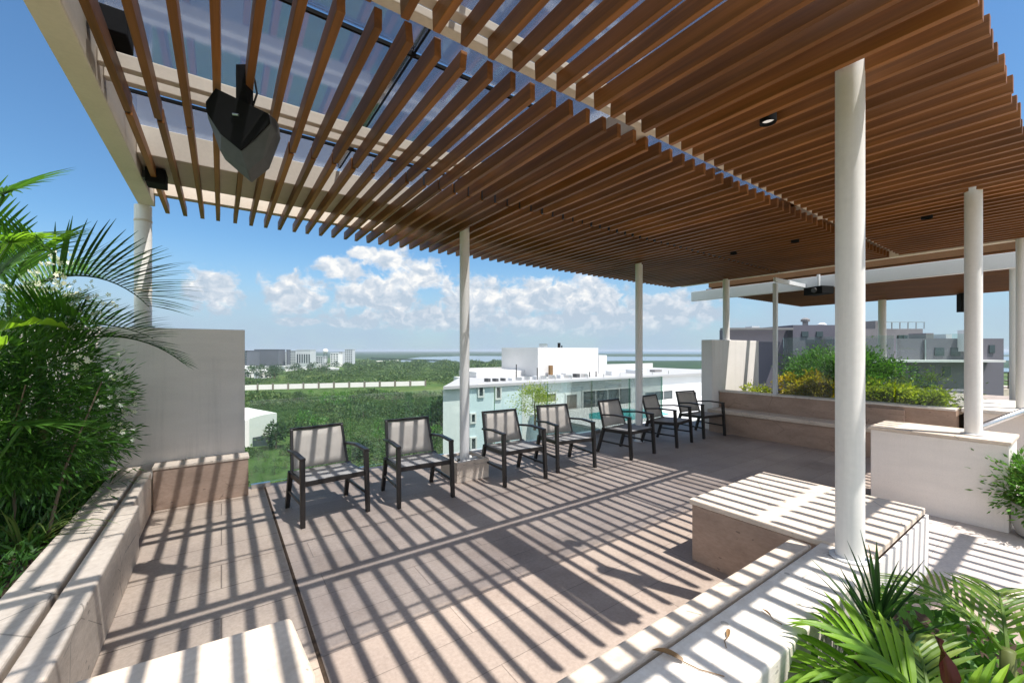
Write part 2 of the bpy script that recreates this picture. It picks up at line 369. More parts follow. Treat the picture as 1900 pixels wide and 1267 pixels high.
# ------------------------------------------------------------------ pergola
SZ0, SZ1 = 3.30, 3.405                 # slat underside and top
pg = thing('pergola', 'timber slat pergola on white round columns with cream beams and a dark glass roof', 'pergola', (2.7, 2.5, 0))
O = Vector((2.7, 2.5, 0))
def pbuild(mb, name, mat, bevel=0.0, smooth=False):
    mb.v = [(x - O.x, y - O.y, z) for x, y, z in mb.v]; return mb.build(name, mat, pg, bevel, smooth)
def slat_mb(mb, x, y0, y1, j=0.0):
    n0 = len(mb.v); a, b, q = random.gauss(0, 0.0035), random.gauss(0, 0.0035), random.gauss(0, 0.0022)
    for k in range(3):
        ya = y0 + j + (y1 - y0 - 1.5 * j) * k / 2; dx = a + (b - a) * k / 2 + (random.gauss(0, 0.003) if k == 1 else 0)
        mb.v += [(x - 0.020 + dx + q, ya, SZ0), (x + 0.020 + dx + q, ya, SZ0), (x + 0.020 + dx - q, ya, SZ1), (x - 0.020 + dx - q, ya, SZ1)]
    for k in range(2):
        o = n0 + 4 * k
        for m in range(4): mb.f.append((o + m, o + (m + 1) % 4, o + 4 + (m + 1) % 4, o + 4 + m))
    mb.f += [(n0, n0 + 3, n0 + 2, n0 + 1), (n0 + 8, n0 + 9, n0 + 10, n0 + 11)]
    return mb
PITCH = 0.165
bays = [(3.79, 6.28, 30, 0.0), (2.06, 3.76, 34, 0.0), (0.30, 1.93, 36, PITCH * 0.5)]
rest = MB()
nx = int((9.42 + 0.50) / PITCH)
for (y0, y1, first, off) in bays:
    start = 0 if y0 > 1 else 8
    for i in range(nx + 1):
        x = -0.52 + i * PITCH + off
        if x > 9.42: continue
        j = random.uniform(0, 0.02)
        if start <= i < start + first:
            pbuild(slat_mb(MB(), x, y0, y1, j), 'slat', 'wood', 0.003)
        else: slat_mb(rest, x, y0, y1, j)
o = pbuild(rest, 'slats', 'wood'); o['kind'] = 'stuff'
bk = MB()
for i in range(nx + 1):
    x = -0.52 + i * PITCH
    bk.box(x - 0.014, x + 0.014, 3.752, 3.80, SZ0 + 0.012, SZ1 + 0.002)
o = pbuild(bk, 'slat_brackets', 'chair_metal'); o['kind'] = 'stuff'
# unseen bay added over and behind the viewer to throw stripes on the near bench
nb = MB()
for i in range(40): slat_mb(nb, -0.45 + i * PITCH, -1.0, 0.17)
o = pbuild(nb, 'unseen_slats', 'wood'); o['kind'] = 'stuff'
B0 = SZ1 + 0.003
for (y0, y1, z1, x0, x1) in ((1.865, 1.93, 3.46, -0.60, 9.45), (1.985, 2.05, 3.46, -0.60, 9.45), (3.40, 3.455, 3.50, -0.60, 9.45), (3.565, 3.62, 3.50, -0.60, 9.45), (4.78, 5.50, 3.66, -0.60, 9.45),
                     (5.92, 6.02, 3.66, -0.60, 9.45), (-0.22, -0.14, 3.47, -0.6, 6.2), (-0.74, -0.64, 3.47, -0.6, 6.2)):  # short beams over the viewer: unseen, added to throw dark shadow bars
    pbuild(MB().box(x0, x1, y0, y1, B0, z1), 'beam', 'beam_paint', 0.006)
for x in (2.7, 6.35):
    for (a, b) in ((0.31, 1.863), (2.052, 3.398), (3.622, 4.778), (5.502, 5.918)): pbuild(MB().box(x - 0.09, x + 0.09, a, b, B0 + 0.004, 3.62), 'cross_beam', 'beam_paint')
pbuild(MB().box(-0.745, -0.603, -1.2, 6.06, 3.30, 3.60), 'edge_beam', 'beam_paint', 0.008)
pbuild(MB().box(9.453, 9.55, 0.3, 6.06, 3.30, 3.68), 'edge_beam', 'beam_paint', 0.008)
# roof sheets
ga = MB()
for (x0, x1) in ((-0.6, 1.04), (1.06, 2.69), (2.71, 4.5), (4.52, 6.0)):
    for (y0, y1) in ((1.06, 2.60), (2.63, 4.18), (4.21, 4.9)): ga.box(x0, x1, y0, y1, 3.672, 3.680)
pbuild(ga, 'glass_roof', 'glass_roof')
bt = MB()
for y in (1.035, 1.17, 2.615, 4.195):
    bt.box(-0.59, 6.0, y - 0.010, y + 0.010, 3.645, 3.668)
for x in (1.05, 4.51): bt.box(x - 0.014, x + 0.014, 1.05, 4.77, 3.684, 3.72)
pbuild(bt, 'roof_batten', 'black_plastic')
pbuild(MB().box(6.003, 9.45, 0.36, 5.9, 3.672, 3.70), 'solid_roof', 'solid_roof')
# columns
def column(x, y, z0, z1, r):
    mb = MB().lathe(x, y, [(r, z0), (r, z1)], 40)
    o = pbuild(mb, 'column', 'column_paint', 0, 'auto')
    pbuild(MB().lathe(x, y, [(r + 0.028, z0 + 0.003), (r + 0.028, z0 + 0.012), (r + 0.003, z0 + 0.015), (r + 0.003, z0 + 0.003)], 32), 'foot_plate', 'frame_paint', 0, 'auto')
    return o
PL = 0.484
column(3.01, 0.835, PL, 3.405, 0.069)
column(6.20, 0.72, 0.85, 3.405, 0.064)
column(2.70, 4.95, 0.10, 3.405, 0.066)
column(6.40, 4.95, 0.0, 3.405, 0.066)
column(-0.71, 6.10, 1.95, 3.30, 0.076)
column(9.40, 4.87, 1.93, 3.405, 0.07)
column(9.45, 0.62, 0.0, 3.405, 0.066)
for z in (3.12, 2.35): pbuild(MB().lathe(-0.71, 6.10, [(0.078, z), (0.081, z + 0.012), (0.078, z + 0.024)], 24), 'column_ring', 'beam_paint')

# second canopy further along the terrace
p2 = thing('far_pergola', 'farther brown slatted canopy beyond the white steel beam', 'pergola', (14, 3, 0))
mb = MB()
for i in range(40): mb.box(-3.1 + i * 0.16, -3.054 + i * 0.16, -2.7, 3.2, 3.28, 3.38)
o = mb.build('slats', 'wood', p2); o['kind'] = 'stuff'
MB().box(-3.15, 3.3, -2.6, 3.1, 3.40, 3.55).build('roof_board', 'solid_roof', p2)
for (x, y) in ((3.0, 0.9), (3.0, -2.2), (-2.6, -2.2)): MB().lathe(x, y, [(0.1, 0), (0.1, 3.4)], 20).build('column', 'column_paint', p2, 0, 'auto')
# white steel frame between the two
fr = thing('steel_frame', 'white steel beam on a thin post above the planted wall', 'frame', (10.4, 3, 0))
MB().box(-0.06, 0.06, -3.0, 3.3, 3.02, 3.27).build('beam', 'frame_paint', fr, 0.006)
MB().box(-1.51, -1.44, 0.62, 0.69, 0.82, 3.02).build('post', 'frame_paint', fr, 0.004)
MB().box(-1.51, -0.065, 0.63, 0.68, 3.05, 3.13).build('tie_bar', 'frame_paint', fr, 0.004)

# ------------------------------------------------------------------ left bench, wall, planter
lb = thing('stone_bench', 'long cream stone bench with a rounded edge in front of the left planter', 'bench', (-0.62, 3.4, 0))
for (y0, y1, x1) in ((2.22, 4.56, -0.555), (4.60, 5.72, -0.60)):
    MB().box(-0.692 + 0.62, x1 + 0.62, y0 - 3.4, y1 - 3.4, 0.0, 0.43).build('seat_block', 'travertine', lb, 0.015, False, 3)
lp = thing('planter', 'low stone planter behind the left bench filled with dark soil', 'planter', (-1.3, 3.4, 0))
for (y0, y1) in ((1.2, 4.57), (4.585, 6.6)):
    MB().box(0.38, 0.588, y0 - 3.4, y1 - 3.4, 0.0, 0.445).build('coping', 'travertine', lp, 0.012)
MB().box(-1.25, 0.379, -2.2, 3.2, 0.0, 0.36).build('soil', 'soil', lp)
eb = MB().box(-0.595, 0.26, 5.74, 6.0, 0.0, 0.43).build('stone_ledge', 'travertine_brown', None, 0.012)
tag(eb, 'brown rough stone ledge at the foot of the tall left wall', 'ledge')
MB().box(-0.60, 0.268, 5.732, 6.002, 0.43, 0.462).build('coping', 'travertine', eb, 0.006)
MB().box(-2.5, 0.235, 6.003, 6.22, -0.35, 1.95).build('tall_wall', 'plaster', None, 0.008)
tag(bpy.data.objects['tall_wall'], 'tall grey plastered wall at the left end of the terrace', 'wall')
nb_ = MB().prism([(-0.52, 1.2), (0.24, 1.2), (0.30, 1.75), (0.27, 2.19), (-0.52, 2.24)], 0.0, 0.45).build('corner_bench', 'travertine', None, 0.022, False, 3)
tag(nb_, 'bright stone bench corner jutting out at the bottom left', 'bench')

# ------------------------------------------------------------------ near bench, box, plinth, right side
nbn = thing('planter_bench', 'near stone bench wall with slat shadows beside the palm planter', 'bench', (2.0, 1.0, 0))
MB().box(-2.0, 1.04, 0.035, 0.155, 0, 0.478).build('ledge', 'travertine', nbn, 0.012)
MB().box(-2.0, 1.12, -0.27, 0.015, 0, 0.484).build('coping', 'travertine_white', nbn, 0.014, False, 3)
MB().box(-1.4, 1.5, -0.85, -0.272, 0, 0.12).build('soil', 'soil', nbn)
bx = thing('stone_block', 'large stone block bench between the near column and the floor stripes', 'bench', (3.7, 1.35, 0))
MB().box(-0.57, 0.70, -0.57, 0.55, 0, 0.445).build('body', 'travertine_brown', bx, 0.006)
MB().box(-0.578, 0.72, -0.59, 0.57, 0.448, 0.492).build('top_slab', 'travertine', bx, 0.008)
MB().box(-0.57, 0.735, -0.605, -0.592, 0, 0.44).build('white_cladding', 'plaster_white', bx)
MB().box(0.722, 0.735, -0.589, 0.56, 0, 0.44).build('white_cladding', 'plaster_white', bx)
pd = thing('pedestal_wall', 'chest of pale plaster carrying the right hand column', 'wall', (6.3, 0.95, 0))
MB().box(-0.33, 0.30, -0.48, 0.52, 0.0, 0.815).build('body', 'plaster', pd, 0.008)
MB().box(-0.345, 0.315, -0.495, 0.535, 0.818, 0.85).build('top_slab', 'travertine', pd, 0.005)
rb = thing('wall_bench', 'long shaded stone bench built against the far right planter', 'bench', (8.6, 2.8, 0))
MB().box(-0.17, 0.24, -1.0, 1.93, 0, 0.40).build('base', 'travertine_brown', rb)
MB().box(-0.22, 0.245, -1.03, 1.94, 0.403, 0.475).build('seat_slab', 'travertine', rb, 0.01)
rp = thing('far_planter', 'stone planter behind the far right bench filled with yellow plants', 'planter', (9.4, 2.8, 0))
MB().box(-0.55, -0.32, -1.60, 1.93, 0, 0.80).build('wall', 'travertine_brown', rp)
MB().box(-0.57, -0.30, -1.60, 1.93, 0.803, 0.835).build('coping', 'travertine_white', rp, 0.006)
MB().box(-0.319, 1.3, -1.6, 1.93, 0, 0.72).build('soil', 'soil', rp)
MB().box(-0.62, -0.562, -1.05, -0.58, 0, 0.76).build('end_block', 'travertine_brown', rp, 0.006)
MB().box(8.60, 10.7, 4.75, 5.0, 0, 1.93).build('end_wall', 'plaster_white', None, 0.008)
tag(bpy.data.objects['end_wall'], 'white plastered wall at the far right end behind the last chair', 'wall')
wt = thing('stone_counter', 'sunlit white curved counter right of the far planter', 'counter', (9.6, 0.6, 0))
MB().prism([(-0.75, 0.55), (1.1, 0.55), (1.5, -0.2), (1.3, -1.3), (-0.35, -1.3), (-0.7, -0.5)], 0.80, 0.86).build('top', 'travertine_white', wt, 0.01)
MB().prism([(-0.6, 0.45), (1.0, 0.45), (1.3, -0.2), (1.1, -1.2), (-0.25, -1.2), (-0.55, -0.5)], 0.0, 0.798).build('base', 'plaster_white', wt)
hr = thing('handrail', 'steel handrail sloping down beside the right column', 'handrail', (7.2, 0.5, 0))
MB().tube([(-0.5, 0.25, 0.86), (0.5, -0.10, 1.06), (1.5, -0.45, 1.26)], 0.032, 12).build('rail', 'steel', hr, 0, True)
MB().tube([(-0.45, 0.23, 0.0), (-0.45, 0.23, 0.86)], 0.022, 10).build('post', 'steel', hr, 0, True)
MB().tube([(1.2, -0.34, 0.0), (1.2, -0.34, 1.19)], 0.022, 10).build('post', 'steel', hr, 0, True)
gs = thing('glass_screen', 'clear glass wind screen behind the yellow planter', 'screen', (9.05, 2.6, 0))
for i in range(3):
    MB().box(-0.006, 0.006, -1.5 + i * 0.83, -0.70 + i * 0.83, 0.84, 1.95).build('glass_panel', 'glass_rail', gs)

# glass railing along the edge
gr = thing('glass_railing', 'frameless glass railing along the terrace edge behind the chairs', 'railing', (4.4, 5.98, 0))
x = 0.28 - 4.4
while x < 4.1:
    x1 = min(x + 1.18, 4.19)
    g = MB().box(x, x1, -0.006, 0.006, 0.06, 1.08).build('glass_panel', 'glass_rail', gr)
    MB().box(x1 + 0.0005, x1 + 0.006, -0.007, 0.007, 0.06, 1.08).build('edge', 'glass_edge', g)
    x += 1.19
mb = MB()
for i in range(8): mb.box(-4.1 + i * 1.19, -3.9 + i * 1.19, -0.03, 0.03, 0.0, 0.058)
mb.build('clamp', 'steel', gr)

# column foot planter with pebbles
cp = thing('column_planter', 'small stone planter box with white pebbles round the middle column', 'planter', (2.70, 4.95, 0))
mb = MB()
for (a, b, c, d) in ((-0.24, 0.24, -0.24, -0.20), (-0.24, 0.24, 0.20, 0.24), (-0.24, -0.20, -0.199, 0.199), (0.20, 0.24, -0.199, 0.199)): mb.box(a, b, c, d, 0, 0.26)
mb.build('box', 'travertine', cp, 0.006)
pb = MB(); 
for i in range(70):
    a, q = random.uniform(-0.18, 0.18), random.uniform(-0.18, 0.18)
    if math.hypot(a, q) < 0.085: continue
    r = random.uniform(0.02, 0.04)
    pb.lathe(a, q, [(r * 0.4, 0.205), (r, 0.205 + r * 0.4), (r * 0.8, 0.205 + r * 0.9), (r * 0.25, 0.205 + r * 1.1)], 8)
o = pb.build('pebbles', 'pebble', cp, 0, True); o['kind'] = 'stuff'
MB().box(-0.199, 0.199, -0.199, 0.199, 0.0, 0.21).build('fill', 'soil', cp)

# ------------------------------------------------------------------ chairs
def make_chair():
    t = thing('armchair', 'x', 'chair', (0, 0, 0))
    W = 0.31; m = 'chair_metal'
    for s in (-1, 1):
        MB().bar((s * (W + 0.005), -0.01, 0), (s * W, 0.03, 0.635), 0.040, 0.046, 1.12, (0, 1, 0)).build('leg', m, t, 0.004)
        MB().bar((s * W, 0.66, 0), (s * (W - 0.005), 0.53, 0.42), 0.040, 0.046, 1.12, (0, 1, 0)).build('leg', m, t, 0.004)
        mb = MB().bar((s * W, 0.00, 0.648), (s * W, 0.32, 0.655), 0.05, 0.026).bar((s * W, 0.318, 0.655), (s * (W - 0.01), 0.60, 0.625), 0.05, 0.026)
        mb.build('armrest', m, t, 0.006)
    mb = MB()
    for s in (-1, 1): mb.bar((s * (W - 0.012), 0.02, 0.405), (s * (W - 0.012), 0.55, 0.385), 0.026, 0.05)
    mb.bar((-W, 0.025, 0.405), (W, 0.025, 0.405), 0.03, 0.05); mb.bar((-W, 0.545, 0.385), (W, 0.545, 0.385), 0.026, 0.05)
    mb.build('seat_frame', m, t, 0.004)
    mb = MB()
    for s in (-1, 1): mb.bar((s * (W - 0.02), 0.53, 0.36), (s * (W - 0.045), 0.675, 0.835), 0.03, 0.032)
    mb.bar((-W + 0.03, 0.676, 0.837), (W - 0.03, 0.676, 0.837), 0.03, 0.03)
    mb.build('back_frame', m, t, 0.006)
    mb = MB(); n = 8                                         # sling seat, slightly dished
    top = []; 
    for i in range(n + 1):
        for j in range(5):
            x = -0.285 + 0.57 * i / n; y = 0.02 + 0.52 * j / 4
            z = 0.436 - 0.016 * j / 4 - 0.014 * math.sin(math.pi * i / n) * math.sin(math.pi * (0.15 + 0.8 * j / 4))
            top.append((x, y, z))
    fs = [(i * 5 + j, (i + 1) * 5 + j, (i + 1) * 5 + j + 1, i * 5 + j + 1) for i in range(n) for j in range(4)]
    mb.add(top, fs); o = mb.build('seat', 'sling', t, 0, True)
    sm = o.modifiers.new('thick', 'SOLIDIFY'); sm.thickness = 0.012
    mb = MB(); top = []
    for i in range(n + 1):
        for j in range(6):
            k = j / 5; x = (-0.275 + 0.55 * i / n) * (1 - 0.06 * k); y = 0.545 + 0.126 * k + 0.022 * math.sin(math.pi * i / n) * (1 - k * 0.5) - 0.008; z = 0.43 + 0.39 * k
            top.append((x, y, z))
    fs = [(i * 6 + j, (i + 1) * 6 + j, (i + 1) * 6 + j + 1, i * 6 + j + 1) for i in range(n) for j in range(5)]
    mb.add(top, fs); o = mb.build('backrest', 'sling_back', t, 0, True)
    sm = o.modifiers.new('thick', 'SOLIDIFY'); sm.thickness = 0.010
    for s in (-1, 1): MB().bar((s * (W - 0.002), 0.02, 0.20), (s * (W - 0.002), 0.60, 0.20), 0.02, 0.026).build('stretcher', m, t, 0.003)
    return t
ch = make_chair()
spots = [(0.95, 4.42, 0.09, 'dark sling armchair nearest the tall left wall'),
         (1.88, 4.33, -0.05, 'second dark sling armchair from the left wall, left of the pebble planter column'),
         (3.20, 4.24, -0.06, 'dark sling armchair just right of the pebble planter column'),
         (4.13, 4.27, -0.17, 'dark sling armchair in front of the small yellow green tree'),
         (5.52, 4.20, 0.06, 'dark sling armchair just left of the farther railing column'),
         (6.80, 4.28, 0.16, 'dark sling armchair just right of the farther railing column'),
         (7.90, 4.33, -0.12, 'dark sling armchair farthest right, beside the white end wall')]
for i, (x, y, a, lab) in enumerate(spots):
    if i == 0:
        ch.location = (x, y, 0); ch.rotation_euler = (0, 0, a); ch['label'] = lab; ch['group'] = 'armchairs in a row along the railing'
    else: dup(ch, (x, y, 0), a, lab)

# ------------------------------------------------------------------ fittings under the pergola
sp = thing('loudspeaker', 'big black and grey wedge loudspeaker hung from the left slats', 'loudspeaker', (0.11, 2.99, 3.03), -TH); sp.scale = (1.0, 1.0, 1.1)
fr_ = [(-0.185, 0.075), (-0.188, 0.13), (-0.128, 0.205), (0.19, 0.066), (0.197, 0.016), (0.02, -0.135), (-0.10, -0.045)]
back = [(-0.20, 0.05), (-0.19, 0.12), (-0.13, 0.195), (0.19, 0.06), (0.20, -0.02), (0.02, -0.27), (-0.145, -0.14)]
fr2 = fr_[:5] + [(0.105, -0.07)] + fr_[5:]; back2 = back[:5] + [(0.13, -0.19)] + back[5:]
mb = MB(); n_ = len(fr2)
mid = [(a[0] * 0.4 + b[0] * 0.6 + (0.012 if b[0] > 0 else -0.012), a[1] * 0.35 + b[1] * 0.65) for a, b in zip(fr2, back2)]
mb.add([(p[0], -0.05, p[1]) for p in fr2] + [(p[0], -0.01, p[1]) for p in mid] + [(p[0], 0.05, p[1]) for p in back2],
       [tuple(range(n_ - 1, -1, -1)), tuple(range(2 * n_, 3 * n_))] + [(k * n_ + i, k * n_ + (i + 1) % n_, (k + 1) * n_ + (i + 1) % n_, (k + 1) * n_ + i) for k in (0, 1) for i in range(n_)])
mb.build('body', 'grey_plastic', sp, 0.008, False, 3)
mb = MB(); mb.add([(p[0] * 0.985, -0.062, p[1] * 0.985 + 0.002) for p in fr2] + [(p[0] * 0.985, -0.0502, p[1] * 0.985 + 0.002) for p in fr2],
                  [tuple(range(n_ - 1, -1, -1)), tuple(range(n_, 2 * n_))] + [(i, (i + 1) % n_, n_ + (i + 1) % n_, n_ + i) for i in range(n_)])
mb.build('grille', 'black_plastic', sp, 0.003)
MB().tube([(-0.02, -0.066, 0.06), (0.015, -0.066, 0.055)], 0.007, 8).build('badge', 'steel', sp)
MB().tube([(0.05, 0.0, 0.12), (0.07, 0.02, 0.22), (0.05, 0.03, 0.30), (0.03, 0.02, 0.36)], 0.006, 6).build('cable', 'black_plastic', sp, 0, True)
MB().box(-0.035, 0.030, -0.02, 0.05, 0.13, 0.36).build('bracket', 'black_plastic', sp, 0.004)
for i, (x, y, z, lab) in enumerate(((-0.50, 3.20, 3.46, 'black box lamp between the first slats near the picture top left'), (-0.50, 5.12, 3.27, 'small black box lamp at the far end of the first slat'))):
    b = thing('box_lamp', lab, 'lamp', (x, y, z), 0, 'box lamps by the left edge beam')
    MB().box(-0.075, 0.075, -0.1, 0.1, -0.02, 0.12).build('housing', 'black_plastic', b, 0.01)
    MB().box(-0.10, -0.076, -0.03, 0.03, 0.03, 0.10).build('bracket', 'grey_plastic', b)
dl = None
for (x, y, lab) in ((3.11, 1.32, 'lit round downlight between the slats left of the nearest column'), (6.93, 1.18, 'dark round downlight over the right hand column'),
                    (6.87, 2.55, 'dark round downlight in the middle of the shaded far ceiling'), (6.9, 3.45, 'dark round downlight nearest the railing in the far ceiling')):
    b = thing('downlight', lab, 'lamp', (x, y, 3.28), 0, 'downlights in the slat ceiling')
    MB().lathe(0, 0, [(0.052, 0.16), (0.052, 0.0), (0.045, 0.0), (0.043, 0.05)], 24).build('housing', 'black_plastic', b, 0, 'auto')
    MB().cyl(0, 0, 0.02, 0.03, 0.038, 0.038, 20).build('lens', 'lamp_lens' if 'lit' in lab else 'grey_plastic', b)
pj = thing('projector', 'black projector box under the white steel beam behind the nearest column', 'projector', (10.18, 3.35, 2.86), R(-20))
MB().box(-0.16, 0.16, -0.20, 0.20, 0, 0.16).build('body', 'black_plastic', pj, 0.01)
MB().cyl(0, 0, 0.16, 0.42, 0.03, 0.03, 12).build('mount', 'frame_paint', pj)
MB().tube([(-0.161, -0.05, 0.08), (-0.20, -0.05, 0.08)], 0.05, 16).build('lens', 'grey_plastic', pj)
s2 = thing('wall_speaker', 'small black speaker under the farther canopy beside the right column', 'loudspeaker', (16.6, 2.05, 2.75), R(-50))
MB().prism([(-0.2, -0.12), (0.2, -0.12), (0.14, 0.14), (-0.14, 0.14)], 0, 0.5).build('body', 'black_plastic', s2, 0.01)
MB().box(-0.03, 0.03, 0, 0.05, 0.5, 0.55).build('bracket', 'grey_plastic', s2)

# ------------------------------------------------------------------ plants
def ortho(d):
    d = d / np.linalg.norm(d); up = np.array([0, 0, 1.0]) if abs(d[2]) < 0.95 else np.array([1.0, 0, 0])
    a = np.cross(d, up); a /= np.linalg.norm(a); return d, a, np.cross(a, d)
def blade(mb, p0, d, L, wid, droop, up=(0, 0, 1), seg=4, fold=0.25):
    """one strap leaf: a keeled strip that bends down along its length"""
    p = np.array(p0, float); d = np.array(d, float); d /= np.linalg.norm(d)
    side = np.cross(d, np.array(up, float)); ns = np.linalg.norm(side); side = side / ns if ns > 1e-3 else np.array([1.0, 0, 0])
    vs = []; 
    for i in range(seg + 1):
        k = i / seg; q = wid * (0.45 + 1.3 * k - 1.75 * k * k * (0.55 + 0.45 * k)) if i < seg else 0.002
        nrm = np.cross(side, d)
        vs += [p - side * q / 2 + nrm * q * fold, p, p + side * q / 2 + nrm * q * fold]
        p = p + d * (L / seg); d = d + np.array([0, 0, -droop / seg]); d /= np.linalg.norm(d)
    fs = []
    for i in range(seg):
        a = i * 3; fs += [(a, a + 1, a + 4, a + 3), (a + 1, a + 2, a + 5, a + 4)]
    mb.add(vs, fs)
def frond(parent, base, az, elv, L, droop, n, ll, lw, mat, leafdroop=0.5, name='frond', vee=0.5, sweep=0.75, twist=0.0):
    mb = MB(); st = []; p = np.array(base, float)
    d = np.array([math.cos(az) * math.cos(elv), math.sin(az) * math.cos(elv), math.sin(elv)]); m = 24; pts = []; ds = []
    for i in range(m + 1):
        pts.append(p.copy()); ds.append(d.copy()); p = p + d * L / m; d = d + np.array([0, 0, -droop / m]); d /= np.linalg.norm(d)
    mb.tube([tuple(q) for q in pts[::2]], 0.012 * L ** 0.5, 6, 0.003)
    for i in range(n):
        k = 0.16 + 0.84 * (i + 0.5) / n; f = k * m; a = int(min(f, m - 1)); q = pts[a] + (pts[a + 1] - pts[a]) * (f - a); dd = ds[a]
        side = np.cross(dd, [0, 0, 1.0]); side /= np.linalg.norm(side); nr = np.cross(side, dd)
        l = ll * (0.35 + 1.6 * k - 1.75 * k * k + 0.30) * random.uniform(0.9, 1.08)
        for s in (-1, 1):
            ld = side * s * (1 - 0.25 * k) + dd * (sweep + 0.5 * k) + nr * (vee + random.uniform(-0.12, 0.12)) + nr * twist * s
            blade(mb, q, ld, l, lw * (1.1 - 0.45 * k), leafdroop * random.uniform(0.7, 1.3), nr, 4, 0.18)
    return mb.build(name, mat, parent)
def leaves(name, C, D, L, W, mat, parent, bend=0.15):
    """many single leaves: centres C, directions D, lengths L, widths W"""
    n = len(C); D = D / np.linalg.norm(D, axis=1, keepdims=True)
    r = rng.normal(size=(n, 3)); A = np.cross(D, r); A /= np.linalg.norm(A, axis=1, keepdims=True); Nn = np.cross(A, D)
    L = np.broadcast_to(L, n)[:, None]; W = np.broadcast_to(W, n)[:, None]
    V = np.stack([C, C + D * L * 0.45 + A * W / 2 + Nn * W * bend, C + D * L, C + D * L * 0.45 - A * W / 2 + Nn * W * bend], 1)
    return quads(name, V, mat, parent)
def clumpy(n, centre, radius, clumps, csize, flat=1.0, shell=0.5):
    """leaf positions gathered in clumps through an uneven crown; returns positions and outward directions"""
    cc = rng.normal(size=(clumps, 3)); cc /= np.linalg.norm(cc, axis=1, keepdims=True)
    cc *= (shell + (1 - shell) * rng.random((clumps, 1)) ** 0.5) * np.array(radius) * rng.uniform(0.75, 1.12, (clumps, 1))
    idx = rng.integers(0, clumps, n); off = rng.normal(size=(n, 3)) * csize * rng.uniform(0.6, 1.4, (clumps, 1))[idx]; off[:, 2] *= flat
    P = cc[idx] + off; D = P / (np.array(radius)) + off / csize * 0.5 + rng.normal(size=(n, 3)) * 0.5; D[:, 2] += 0.35
    return P + np.array(centre), D

# left planter: hedge with white flowers
hd = thing('flowering_hedge', 'dense dark green hedge with small white flowers in the left planter', 'hedge', (-1.25, 4.9, 0.36))
P, D = clumpy(20000, (0, 0.05, 0.72), (0.56, 0.95, 0.70), 150, 0.10, 0.9, 0.55); P[:, 2] = np.maximum(P[:, 2], 0.03)
D[:, 2] -= 0.5
keep = P[:, 0] < 0.62
leaves('foliage', P[keep], D[keep], rng.uniform(0.05, 0.11, keep.sum()), rng.uniform(0.008, 0.018, keep.sum()), 'leaf_hedge', hd)
P, D = clumpy(2600, (0.02, -0.1, 1.38), (0.35, 0.8, 0.22), 22, 0.08, 1.0, 0.7)
leaves('upper_sprays', P, D + np.array([0.2, 0, 0.6]), rng.uniform(0.06, 0.12, 2600), 0.012, 'leaf_palm', hd)
# blossoms: little five petal stars in umbels
def blossoms(parent, centres, spread, count, size):
    Vs = []
    for c in centres:
        for _ in range(count):
            p = np.array(c) + rng.normal(size=3) * spread; nrm = rng.normal(size=3) + np.array([0.5, -0.6, 0.5]); d, a, b = ortho(nrm)
            for k in range(5):
                t = 2 * math.pi * k / 5; e = a * math.cos(t) + b * math.sin(t); f = -a * math.sin(t) + b * math.cos(t)
                Vs.append([p, p + e * size * 0.6 + f * size * 0.3, p + e * size, p + e * size * 0.6 - f * size * 0.3])
    return quads('flowers', np.array(Vs), 'petal', parent)
def spots_(c, n, sp): return [np.array(c) + rng.normal(size=3) * sp for _ in range(n)]
fl = blossoms(hd, spots_((0.14, -0.08, 1.86), 16, 0.10) + spots_((0.30, -0.2, 1.70), 10, 0.09) + spots_((0.05, -0.3, 1.72), 8, 0.1) + [(0.52, -0.3, 0.95), (0.55, 0.2, 0.8), (0.5, -0.1, 1.15), (0.55, -0.1, 0.65), (0.4, -0.6, 1.25), (0.55, 0.35, 1.0), (0.5, 0.1, 1.3)], 0.035, 9, 0.021)
fl['kind'] = 'stuff'
P, D = clumpy(1500, (0.14, -0.15, 1.62), (0.26, 0.35, 0.26), 22, 0.06, 1.0, 0.5); leaves('flower_sprays', P, D, rng.uniform(0.04, 0.08, 1500), 0.012, 'leaf_palm', hd)
mb = MB()
for i in range(16):
    a = random.uniform(0, 6.28); q = (random.uniform(-0.2, 0.3), random.uniform(-0.7, 0.7))
    mb.tube([(q[0], q[1], -0.02), (q[0] + 0.1 * math.cos(a), q[1] + 0.1 * math.sin(a), 0.5), (q[0] + 0.3 * math.cos(a), q[1] + 0.3 * math.sin(a), 1.1)], 0.012, 5, 0.004)
mb.build('stem', 'bark', hd)

